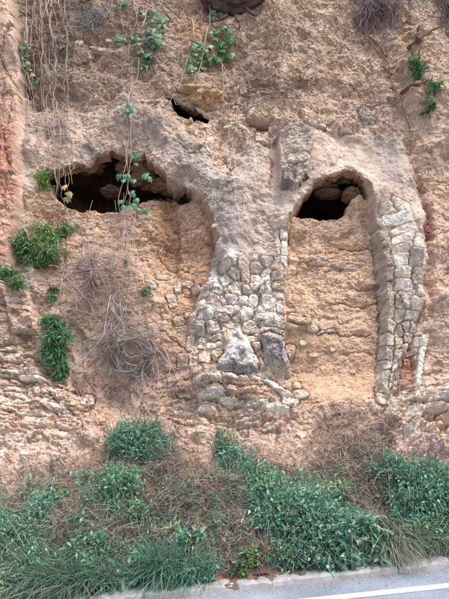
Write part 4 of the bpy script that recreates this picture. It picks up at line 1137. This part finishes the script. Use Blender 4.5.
# ---------- herbs rooted in the cliff
bush('herb', 'spiky bright green herb high on the left cliff beside twigs', 'herb', [(38, 252, 24, 13, 2), (52, 240, 14, 9, .8), (26, 240, 12, 10, .7), (44, 264, 14, 8, .7), (64, 234, 10, 6, .35), (26, 262, 12, 9, .4), (40, 232, 20, 6, .4)], n=2300, clump=.5, leaf=.105, wid=.16, seed=51, colour=GREEN, alt=lin(140, 182, 120), pa=.22, up=.8)
bush('herb', 'spiky green herb hanging at the left edge under the bigger one', 'herb', [(10, 280, 13, 8, 1), (22, 286, 8, 6, .5), (2, 272, 10, 8, .4)], n=800, clump=.5, leaf=.10, wid=.17, seed=52, colour=GREEN, alt=lin(140, 182, 120), pa=.2)
bush('herb', 'fine feathery herb at the left corner of the wide dark mouth', 'herb', [(43, 184, 10, 9, 1)], n=420, leaf=.075, wid=.2, seed=53, colour=lin(120, 168, 92), alt=lin(160, 196, 120), pa=.3)
bush('herb', 'small green sprig on the earth under the wide dark mouth', 'herb', [(70, 229, 8, 5, 1)], n=130, leaf=.08, wid=.2, seed=54, colour=GREEN)
bush('herb', 'tiny bright sprig low on the earth fill of the wide niche', 'herb', [(143, 294, 6, 4, 1), (128, 262, 4, 5, .4)], n=110, leaf=.07, wid=.28, seed=55, colour=GREEN, alt=lin(140, 182, 110), pa=.4)
bush('herb', 'little green sprig among the grey dead twigs', 'herb', [(52, 296, 6, 6, 1), (56, 288, 4, 4, .4)], n=120, leaf=.08, wid=.25, seed=56, colour=GREEN)
bush('herb', 'long hanging tuft of spiky green leaves on the left cliff', 'herb', [(53, 326, 9, 8, 1), (58, 338, 11, 9, 1.2), (53, 350, 10, 9, 1.2), (59, 362, 9, 9, 1.1), (58, 376, 7, 9, .8)], n=1500, leaf=.125, wid=.14, seed=44, colour=lin(100, 152, 106), alt=lin(136, 184, 128), pa=.25, up=.9)

# ---------- ivy: every leaf a piece of its own
def ivy_leaf_mesh(seed):
    r = np.random.default_rng(seed)
    pts = [(0, 0), (.30, -.12), (.52, .10), (.36, .32), (.46, .58), (.20, .62), (0, 1.0), (-.20, .62), (-.46, .58), (-.36, .32), (-.52, .10), (-.30, -.12)]
    v = [(x * r.uniform(.9, 1.1), y * r.uniform(.94, 1.06), -.16 * abs(x) - .18 * y * y + r.uniform(-.03, .03)) for x, y in pts] + [(0, .35, .06)]
    f = [(i, (i + 1) % 12, 12) for i in range(12)]
    return mesh_from('leaf', v, np.array(f))
M_IVY = plain_material('ivy_leaf', (.5, .5, .5), .45)
def object_leaf_material():
    m, N, L, b = principled('ivy_leaf', .42)
    b.inputs['Specular IOR Level'].default_value = .4
    oi = N.new('ShaderNodeObjectInfo'); L.new(oi.outputs['Color'], b.inputs['Base Color'])
    tr = N.new('ShaderNodeBsdfTranslucent'); L.new(oi.outputs['Color'], tr.inputs['Color'])
    mx = N.new('ShaderNodeMixShader'); mx.inputs[0].default_value = .25
    L.new(b.outputs[0], mx.inputs[1]); L.new(tr.outputs[0], mx.inputs[2]); L.new(mx.outputs[0], N['Material Output'].inputs['Surface'])
    return m
bpy.data.materials.remove(M_IVY)
M_IVY = object_leaf_material()
IVYM = [ivy_leaf_mesh(500 + i) for i in range(5)]
for m_ in IVYM: m_.materials.append(M_IVY)
def leaf_at(parent, u, v, size, col=IVY, lift=.10, roll=None):
    p, n, _ = at(u + random.uniform(-1, 1), v + random.uniform(-1, 1), lift, True)
    o = bpy.data.objects.new('leaf', random.choice(IVYM)); C.objects.link(o); o.parent = parent
    zc = (Vector(n) + Vector((random.uniform(-.5, .5), -.2, random.uniform(-.1, .7)))).normalized()
    yc = Vector((random.uniform(-.8, .8), 0, -1)); yc = (yc - zc * yc.dot(zc)).normalized(); xc = yc.cross(zc)
    s = size * pxm(u, v) * random.uniform(.6, 1.3)
    o.matrix_local = Matrix.Translation(Vector(np.array(p) - np.array(parent.location))) @ Matrix((xc, yc, zc)).transposed().to_4x4() @ Matrix.Diagonal((s, s, s, 1))
    c = np.asarray(col) * random.uniform(.7, 1.25) * np.array([random.uniform(.85, 1.2), 1, random.uniform(.85, 1.15)])
    o.color = (*[float(a) for a in c], 1)
def vine(name, label, cat, stems, leaf_pts=(), r=.011, col=ROOT, lift=.07, lsize=9, lcol=IVY, llift=.11, group=None, wob=.03, yellow=(), outer=True, sides=5):
    t = thing(name, label, cat, at(*stems[0][0], lift, True)[0], group)
    for i, s in enumerate(stems):
        b = Buf(); k = random.uniform(.75, 1.2)
        L = stem_line(s, lift + random.uniform(-.02, .04), outer, wob, 4)
        tube(b, L, r * k * pxm(*s[0]) / .018, r * .55 * k * pxm(*s[-1]) / .018, (1, 1, 1), sides)
        o = b.build('stem', M_ROOT, t, True)
        o.color = (*[float(a) for a in np.asarray(col) * random.uniform(.8, 1.15)], 1)
    for (u, v) in leaf_pts:
        leaf_at(t, u, v, lsize, lcol, llift)
        if len(leaf_pts) > 30 and random.random() < .85: leaf_at(t, u + random.uniform(-4, 4), v + random.uniform(-4, 4), lsize * .8, lcol * .85, llift - .04)
    for (u, v) in yellow: leaf_at(t, u, v, lsize * .8, lin(196, 172, 112), llift)
    return t
r8 = np.random.default_rng(88)
THIN = []
for i in range(9):
    x = r8.choice([30, 38, 46, 52, 58, 63]) + r8.normal(0, 3); v1_ = r8.uniform(70, 205); v0_ = r8.choice([-8, -8, r8.uniform(0, 90)])
    pts = [(x, v0_)]
    while pts[-1][1] < v1_ : pts.append((pts[-1][0] + r8.normal(.4, 1.7), pts[-1][1] + r8.uniform(13, 22)))
    THIN.append(pts)
vine('hanging_vine', 'bundle of bare pale vine stems hanging at the far left into the wide dark mouth', 'vine',
     [[(40, -8), (45, 25), (47, 50), (46, 75), (45, 100), (47, 122), (51, 150), (56, 175), (57, 192)], [(50, -8), (52, 20), (56, 40), (57, 60), (55, 85), (58, 105), (62, 120), (64, 136), (67, 152), (71, 168), (73, 186)],
      [(28, -8), (29, 25), (26, 50), (25, 65), (30, 90), (37, 112), (40, 121)], [(68, -8), (63, 12), (61, 22)], [(34, 118), (40, 135), (46, 150), (52, 165), (58, 180), (60, 200)], [(60, 108), (52, 128), (44, 140), (39, 153)],
      [(46, 70), (50, 95), (48, 118), (57, 150), (61, 170), (59, 194)], [(39, -8), (40, 20), (36, 34), (35, 60)], [(47, 10), (44, 38), (48, 62), (46, 96), (46, 118)], [(57, 40), (58, 62), (52, 90), (56, 112), (60, 122)],
      [(63, 112), (66, 138), (62, 160), (59, 182), (62, 198), (66, 210)], [(61, 116), (70, 140), (70, 165), (68, 182), (70, 198), (71, 206)], [(46, -8), (49, 30), (50, 64), (54, 78), (53, 110)]] + THIN,
     [], r=.0085, lift=.08, col=lin(176, 156, 144), wob=.045, yellow=[(70, 196), (68, 201), (66, 190)])
vine('ivy', 'small ivy with dark leaves against the pink rock slab', 'ivy', [[(27, 20), (28, 45), (27, 70), (33, 90)], [(30, 30), (27, 48), (28, 62)]],
     [(30, 30), (27, 34), (33, 32), (28, 46), (26, 50), (31, 52), (29, 58), (25, 62), (30, 66), (27, 70), (29, 72), (33, 82), (42, 84), (36, 86), (64, 49), (62, 52), (66, 52), (62, 76), (64, 40)], lsize=7, yellow=[(33, 74), (35, 80)])
vine('ivy', 'leafy ivy cascading near the top left over grey brown soil', 'ivy',
     [[(130, -8), (134, 12), (137, 26), (130, 42), (127, 62)], [(116, -8), (121, 20), (127, 36), (137, 44)], [(148, -8), (146, 20), (142, 30), (138, 26)], [(140, 60), (139, 78), (134, 92), (132, 110)], [(136, 44), (146, 60), (148, 75)]],
     [(123, 9), (142, 18), (155, 16), (162, 24), (165, 30), (160, 40), (152, 42), (145, 28), (137, 42), (140, 48), (132, 40), (122, 43), (150, 48), (143, 55), (147, 58), (150, 65), (158, 45), (163, 20), (128, 42), (156, 22), (159, 30), (152, 34), (146, 36), (163, 36),
      (155, 38), (140, 56), (145, 62), (151, 60), (150, 26), (136, 50), (148, 44), (154, 48), (144, 68), (140, 16)], r=.010, lsize=7.5)
vine('ivy', 'bushy ivy with bright leaves hanging below the dark stump', 'ivy',
     [[(190, -8), (194, 30), (193, 50), (186, 72), (178, 96)], [(212, -8), (210, 20), (206, 40), (203, 60)], [(226, 28), (222, 45), (215, 60), (208, 66)]],
     [(190, 68), (200, 54), (197, 50), (205, 60), (203, 66), (210, 36), (215, 42), (222, 46), (228, 40), (215, 60), (195, 72), (213, 14), (210, 4), (225, 32), (221, 55), (196, 58), (201, 48), (192, 62), (207, 54), (212, 50), (218, 36), (226, 50), (230, 34), (231, 46),
      (219, 60), (199, 66), (190, 72), (203, 72), (213, 8), (206, 2), (214, 20), (208, 62), (224, 60), (230, 56), (194, 50)], r=.009, lsize=7.5, lcol=lin(84, 138, 78))
vine('hanging_ivy', 'slender ivy sprig dangling in front of the wide dark mouth', 'ivy',
     [[(134, 88), (131, 115), (130, 150), (128, 180), (122, 206), (124, 225)], [(132, 100), (134, 125), (133, 160), (130, 190), (133, 212)], [(129, 108), (126, 140), (129, 165), (127, 196), (122, 212)]],
     [(133, 163), (140, 164), (121, 180), (128, 182), (135, 184), (143, 182), (150, 183), (135, 200), (123, 210), (130, 212), (140, 214), (148, 215), (131, 158), (137, 168), (139, 160), (131, 181), (125, 186), (146, 180), (131, 197), (137, 203), (121, 206), (134, 209), (130, 110), (128, 118), (133, 114)],
     r=.008, lift=.12, llift=.16, lcol=lin(88, 150, 104), lsize=7)
vine('twig', 'long pale bare twig sweeping across the top left soil', 'twig', [[(118, -8), (112, 10), (104, 20), (96, 24), (80, 28), (60, 30), (45, 32), (33, 36)]], r=.014)
vine('twig', 'thin bare root running across below the cascading ivy', 'twig', [[(62, 77), (80, 79), (105, 80), (120, 86), (135, 88), (150, 90), (165, 92)], [(110, 80), (124, 88), (140, 87), (152, 86)], [(98, 130), (115, 128), (126, 126), (133, 110), (138, 98), (150, 88)]], r=.011)
vine('twig', 'crossing pale twigs in front of the small hole above the wide mouth', 'twig', [[(155, 62), (168, 72), (180, 80), (186, 84), (205, 80), (226, 76)], [(176, 84), (172, 100), (164, 118)], [(208, 28), (205, 50), (200, 75), (190, 95)], [(140, 88), (155, 94), (170, 96), (178, 108)]], r=.009)
vine('twig', 'forked pale twig lying on the soil in the upper middle', 'twig', [[(221, 66), (232, 80), (245, 90), (256, 96), (270, 97), (284, 95)], [(312, 86), (318, 74), (324, 68), (330, 58)], [(221, 66), (224, 90), (226, 110)], [(240, 70), (246, 80), (250, 90)], [(250, 94), (264, 92), (278, 99)]], r=.010)
vine('root', 'pale branching roots clinging to the grey face of the pier', 'root', [[(226, 120), (231, 150), (237, 175), (242, 195), (252, 215)], [(240, 182), (236, 195), (238, 212)], [(232, 152), (228, 172), (220, 192)], [(243, 196), (250, 210), (248, 226)], [(244, 198), (240, 214)]], r=.007, col=lin(224, 212, 204), lift=.02, llift=.02)
vine('root', 'dark root line running down the upper right cliff', 'root', [[(352, -8), (355, 14), (360, 30), (372, 44), (383, 56), (390, 66), (391, 78), (396, 90), (400, 98), (404, 112), (410, 130)], [(385, 58), (378, 46), (366, 36)], [(391, 76), (386, 70), (380, 66)]], r=.017, col=lin(146, 112, 92), lift=.02)
vine('root', 'thin brown root curving through the upper middle soil', 'root', [[(300, 5), (312, 22), (325, 34), (336, 46), (345, 60)], [(322, 30), (332, 28), (345, 36)]], r=.010, col=lin(160, 128, 108), lift=.02)
vine('twig', 'slanting brown twig below the dead tangle on the left', 'twig', [[(80, 388), (88, 404), (94, 418), (102, 436)], [(84, 400), (82, 388), (86, 372)]], r=.012, col=lin(168, 136, 120), lift=.04)
vine('twig', 'fallen thin stick leaning on the low left ledge', 'twig', [[(12, 330), (24, 318), (36, 306), (44, 292)]], r=.009, col=ROOT_G, lift=.05)
r9 = np.random.default_rng(99)
vine('root', 'curtain of hair thin roots hanging down the earth of the wide niche', 'root', [[(x, 205 + r9.uniform(-12, 20)), (x + r9.normal(0, 3), 240), (x + r9.normal(0, 4), 275), (x + r9.normal(0, 5), 310 + r9.uniform(-10, 30))] for x in list(r9.uniform(118, 138, 13)) + list(r9.uniform(78, 118, 7))],
     r=.0045, col=lin(206, 186, 174), lift=.05, sides=3)

NET = []
for i in range(17):
    u_, v_ = r9.uniform(84, 300), r9.uniform(-8, 40)
    a_ = 1.57 + r9.normal(0, .5); pts = [(u_, v_)]
    for k in range(int(r9.integers(4, 8))):
        a_ += r9.normal(0, .35); pts.append((pts[-1][0] + 14 * math.cos(a_), pts[-1][1] + 14 * math.sin(a_)))
    NET.append(pts)
vine('creeping_vine', 'loose net of thin bare stems creeping over the upper soil between the ivies', 'vine', NET, r=.0055, col=lin(160, 138, 126), lift=.03, wob=.05, sides=4)

# ---------- dead shrubs: tangles of arching twigs
def tangle(name, label, cat, arcs, r, col, seed, lift=(.06, .3), sides=4, parts=6, group=None):
    rng = np.random.default_rng(seed)
    t = thing(name, label, cat, at(arcs[0][0], arcs[0][1])[0], group)
    n = len(arcs)
    for g in range(parts):
        b = Buf()
        for a in arcs[g::parts]:
            (u0, v0, u1, v1, bow) = a
            m = ((u0 + u1) / 2 + bow, (v0 + v1) / 2 + rng.normal(0, 4))
            l = rng.uniform(*lift)
            P = [at(u0, v0, l * .4, True)[0], at(*m, l, True)[0], at(u1, v1, l * .6, True)[0]]
            L = smooth_line(P, 9) + rng.normal(0, .006, (9, 3))
            tube(b, L, r * rng.uniform(.6, 1.3), r * .4, np.asarray(col) * rng.uniform(.65, 1.2), sides, rng=rng)
        b.build('branch', M_STRAW, t, True)
    return t
def walk(u, v, ang, n, step, curl, rng, noise=.18):
    P = [(u, v)]
    for _ in range(n):
        ang += curl + rng.normal(0, noise); u += math.cos(ang) * step; v += math.sin(ang) * step
        P.append((u, v))
    return P, ang
def shrub(name, label, cat, starts, r, col, seed, lift, parts=8):
    """starts: (u, v, heading, steps, step, curl); every twig forks once or more and thins out"""
    rng = np.random.default_rng(seed)
    t = thing(name, label, cat, at(starts[0][0], starts[0][1])[0])
    bufs = [Buf() for _ in range(parts)]
    def twig(b, u, v, a, n, step, curl, rad, depth, l0):
        P, _ = walk(u, v, a, n, step, curl, rng)
        l1 = max(.01, l0 + rng.normal(0, .05))
        L = np.array([at(p[0], p[1], l0 + (l1 - l0) * i / n + .05 * math.sin(i * 1.3 + u), True)[0] for i, p in enumerate(P)])
        L = smooth_line(L, 2 * n + 2)
        tube(b, L, rad, rad * .45, np.asarray(col) * rng.uniform(.7, 1.2), 4, rng=rng)
        if depth:
            for _ in range(rng.integers(1, 3)):
                k = rng.integers(1, n)
                twig(b, *P[k], math.atan2(P[k][1] - P[k - 1][1], P[k][0] - P[k - 1][0]) + rng.choice([-1, 1]) * rng.uniform(.4, .9), max(3, n * 2 // 3), step * .85, curl * rng.uniform(-.5, 1.2), rad * .6, depth - 1, l1)
    for i, s in enumerate(starts): twig(bufs[i % parts], *s, r * rng.uniform(.7, 1.4), 2, rng.uniform(*lift))
    for b in bufs: b.build('branch', M_STRAW, t, True)
    return t
rt = np.random.default_rng(61)
st_ = [(115 + rt.normal(0, 7), 306 + rt.normal(0, 7), 1.35 + rt.normal(0, .35), 9, 8, rt.normal(0, .16)) for i in range(22)]
for i in range(26):
    a = rt.uniform(0, 6.28); R0 = rt.uniform(10, 24); sg = rt.choice([-1, 1])
    st_.append((133 + R0 * math.cos(a), 356 + 1.1 * R0 * math.sin(a), a + sg * 1.57, 10, 5.5, sg * 5.5 / R0 * .9))
st_ += [(148 + rt.normal(0, 6), 338 + rt.normal(0, 8), 1.2 + rt.normal(0, .2), 9, 8, rt.normal(.03, .06)) for i in range(8)]
shrub('dead_shrub', 'round tangle of grey dead twigs hanging below the wide niche', 'dead shrub', st_, .0076, lin(192, 180, 172), 62, (.05, .20))
st_ = [(64 + rt.normal(0, 12), 276 + rt.normal(0, 9), rt.normal(.25, .6), 8, 6.5, rt.normal(0, .12)) for i in range(34)] + [(96 + rt.normal(0, 10), 262 + rt.normal(0, 10), 1.3 + rt.normal(0, .6), 7, 6.5, rt.normal(0, .14)) for i in range(22)]
shrub('dead_shrub', 'spread of dry brown twigs beside the spiky herb on the left', 'dead shrub', st_, .0075, lin(196, 174, 164), 63, (.03, .12))
arcs = [(375 + rt.normal(0, 13), -6 + rt.normal(0, 5), 374 + rt.normal(0, 15), 24 + rt.uniform(-16, 20), rt.normal(0, 8)) for i in range(150)]
tangle('dead_creeper', 'mat of thin purplish dead stems hanging over the top edge right of centre', 'dead creeper', arcs, .008, lin(150, 130, 134), 64, lift=(.02, .16))
arcs = [(444 + rt.normal(0, 5), -8 + rt.normal(0, 4), 449 + rt.normal(0, 5), 26 + rt.uniform(-14, 16), rt.normal(0, 3)) for i in range(60)]
tangle('dead_creeper', 'dark dead stems hanging in the top right corner', 'dead creeper', arcs, .008, lin(120, 102, 106), 65, lift=(.02, .14))
arcs = [(92 + rt.normal(0, 12), 18 + rt.normal(0, 7), 92 + rt.normal(0, 12), 22 + rt.normal(0, 8), rt.normal(0, 6)) for i in range(70)]
tangle('dead_herb', 'pale grey dried herb under the long sweeping twig', 'dead herb', arcs, .006, lin(176, 176, 170), 66, lift=(.04, .12))
arcs = [(262 + rt.normal(0, 20), 88 + rt.normal(0, 6), 268 + rt.normal(0, 24), 94 + rt.normal(0, 6), rt.normal(0, 5)) for i in range(40)] + [(300 + rt.normal(0, 12), 82 + rt.normal(0, 8), 300 + rt.normal(0, 12), 92 + rt.normal(0, 5), rt.normal(0, 5)) for i in range(40)]
tangle('root_mat', 'mat of fine dark roots under the forked pale twig', 'roots', arcs, .006, lin(134, 112, 104), 67, lift=(.0, .06))

# ---------- sprouts on the broken stub at the upper right
st = thing('tree_stub', 'broken brown stub with two bare side branches on the upper right cliff', 'tree stub', at(417, 46)[0])
for pts, r0, r1 in (([(419, 30), (418, 38), (416, 47)], .05, .06), ([(407, 50), (414, 46), (424, 38), (438, 32)], .035, .018), ([(402, 96), (410, 92), (418, 90), (425, 85)], .035, .02)):
    b = Buf(); tube(b, stem_line(pts, [.05] + [.12] * (len(pts) - 1), True, .02), r0, r1, lin(122, 92, 78), 7, .3); b.build('branch', M_WOOD, st)
bush('sprout', 'drooping green sprout below the broken stub', 'sprout', [(416, 74, 6, 13, 1.4), (414, 60, 5, 6, .5), (421, 70, 5, 6, .4)], n=200, leaf=.13, wid=.2, seed=71, colour=GREEN_D * 1.2, alt=GREEN, pa=.35)
bush('sprout', 'upper of two small leafy sprigs at the right edge', 'sprout', [(434, 87, 6, 4, 1)], n=60, leaf=.12, wid=.24, seed=72, colour=GREEN_D * 1.2, alt=GREEN, pa=.35)
bush('sprout', 'lower of two small leafy sprigs at the right edge', 'sprout', [(430, 103, 5, 8, 1), (427, 112, 3, 4, .4)], n=90, leaf=.12, wid=.24, seed=73, colour=GREEN_D * 1.2, alt=GREEN, pa=.35)

# ---------- the dark stump lying over the top edge
lg = thing('tree_stump', 'dark weathered tree stump lodged at the top above the bright ivy', 'tree stump', at(240, 12)[0])
L = smooth_line([at(198, -14, .10, True)[0], at(217, 3, .18, True)[0], at(236, 8, .20, True)[0], at(257, 1, .14, True)[0], at(284, -14, .06, True)[0]], 40)
b = Buf(); th = np.linspace(0, 2 * np.pi, 28, endpoint=False)
V_ = []; cl_ = []
for i, p in enumerate(L):
    r = .31 * (1 - .62 * abs(i / 39 - .42) ** 1.3)
    for a in th:
        nz = 1 + .26 * perlin(np.array([a * 2.2]), np.array([i * .09]), 77)[0] + .22 * (1 - 2 * abs(perlin(np.array([a * 4.2]), np.array([i * .12]), 78)[0])) + .10 * perlin(np.array([a * 9.0]), np.array([i * .5]), 76)[0]
        V_.append(p + r * nz * np.array([.25 * math.sin(a), math.cos(a) * .8, math.sin(a)]))
        cl_.append(lin(104, 86, 78) * (1 + .6 * perlin(np.array([a * 4.0]), np.array([i * .2]), 79)[0]))
f_ = [(i * 28 + j, i * 28 + (j + 1) % 28, (i + 1) * 28 + (j + 1) % 28, (i + 1) * 28 + j) for i in range(39) for j in range(28)]
part('trunk', V_, f_, M_WOOD, lg, cols=np.clip(cl_, .01, .8))
for pts in ([(228, 20), (220, 26), (214, 22)], [(246, 14), (256, 20), (262, 12)], [(236, 22), (240, 30), (238, 36)]):
    b = Buf(); tube(b, stem_line(pts, .12, True, .02), .035, .012, lin(110, 88, 78), 6); b.build('root', M_WOOD, lg)

# ---------- what covers the bank: dry straw, litter, green blades
def bank_cover(name, label, n, mask, length, width, colour, alt, pa, flat, seed, droop=.4):
    rng = np.random.default_rng(seed)
    b = Buf()
    q = np.nonzero((reg.ravel() == 1) & (mask.ravel() > 0) & (T.ravel() < 3.2) & (np.abs(X.ravel()) < 4.2) & (T.ravel() > .04))[0]
    w = mask.ravel()[q].astype(np.float64); w /= w.sum()
    k = rng.choice(q, n, p=w)
    P = PV[k] + rng.normal(0, .01, (n, 3)); Nn = NF[k]
    D_ = rng.normal(0, 1, (n, 3)); D_ -= (D_ * Nn).sum(1)[:, None] * Nn * (flat)
    D_ = unit(unit(D_) * (.35 + flat) + (1 - flat) * np.array([0, -.3, .9]) + Nn * .18)
    P = P + Nn * rng.uniform(0, .05, (n, 1)) * flat
    blades(b, P, D_, length * rng.uniform(.4, 1.3, n), width * rng.uniform(.6, 1.4, n), rng.normal(0, .28, (n, 3)) + np.array([0, -.12, -droop]), tints(n, colour, .3, alt, pa, rng), 3, rng)
    o = b.build(name, M_STRAW, None)
    return tag(o, label, kind='stuff')
patch = np.clip(.5 + fbm(X * 1.3, T * 1.8, 3, 300), 0, 1)
patch2 = np.clip(.25 + .9 * fbm(X * 1.6, T * 2.0, 3, 310), 0, 1)
bare = 1 - .85 * spill
heath = np.exp(-(((U - 325) / 55) ** 2 + ((V - 432) / 26) ** 2))
away = ss(2, 60, V - foot)
bank_cover('dry_grass', 'dry tangled straw and dead stalks lying over the soil of the bank', 21000, (.25 + patch) * bare * ss(.0, .5, T) * (.12 + away) + heath * .06, .17, .0062, STRAW, STRAW_D, .4, .85, 81, .15)
bank_cover('leaf_litter', 'short grey brown bits of dead leaves and twigs on the bank', 20000, (.4 + patch) * (.15 + away) + heath * .06, .06, .012, lin(158, 138, 120), lin(176, 146, 122), .4, .9, 82, .05)
gm = (patch2 + .5 * ss(180, 0, U) * ss(520, 560, V) + .3 * ss(500, 560, V)) * bare * ss(455, 500, V + 10 * wu)
bank_cover('green_grass', 'thin green grass blades coming up through the dry straw', 24000, gm + .18 * ss(470, 520, V) + .9 * ss(.35, .05, T) * patch * bare, .16, .0068, TEAL * .85, STRAW_G, .35, .35, 83, .45)

# low leafy weeds scattered over the bank
rng = np.random.default_rng(91)
wm = (np.clip(patch2 * 1.2, 0, 1) * (.35 + ss(240, 60, U)) + .4 * ss(.5, .1, T) * patch) * bare * ss(462, 500, V + 10 * wu)
q = np.nonzero((reg.ravel() == 1) & (wm.ravel() > .05) & (T.ravel() < 2.6) & (np.abs(X.ravel()) < 4.2))[0]
w_ = wm.ravel()[q].astype(np.float64); w_ /= w_.sum()
k = rng.choice(q, 620, p=w_)
per = 13
P = np.repeat(PV[k] + NF[k] * .04, per, 0) + rng.normal(0, .045, (620 * per, 3)) + np.repeat(rng.uniform(0, .06, (620, 1)), per, 0) * np.array([0, -.4, 1.0])
N_ = unit(np.array([0, -.5, .7]) + rng.normal(0, .45, P.shape)); D_ = unit(rng.normal(0, 1, P.shape) + np.array([0, -.3, .1]))
L_ = .045 * np.clip(rng.lognormal(0, .35, len(P)), .4, 1.8)
b = Buf(); leaves(b, P, D_, N_, L_, L_ * .42, tints(len(P), TEAL, .28, TEAL_L, .25, rng) * np.repeat(rng.uniform(.75, 1.2, (620, 1)), per, 0))
tag(b.build('weeds', M_LEAF, None), 'low teal leafy weeds scattered through the straw of the bank', kind='stuff')
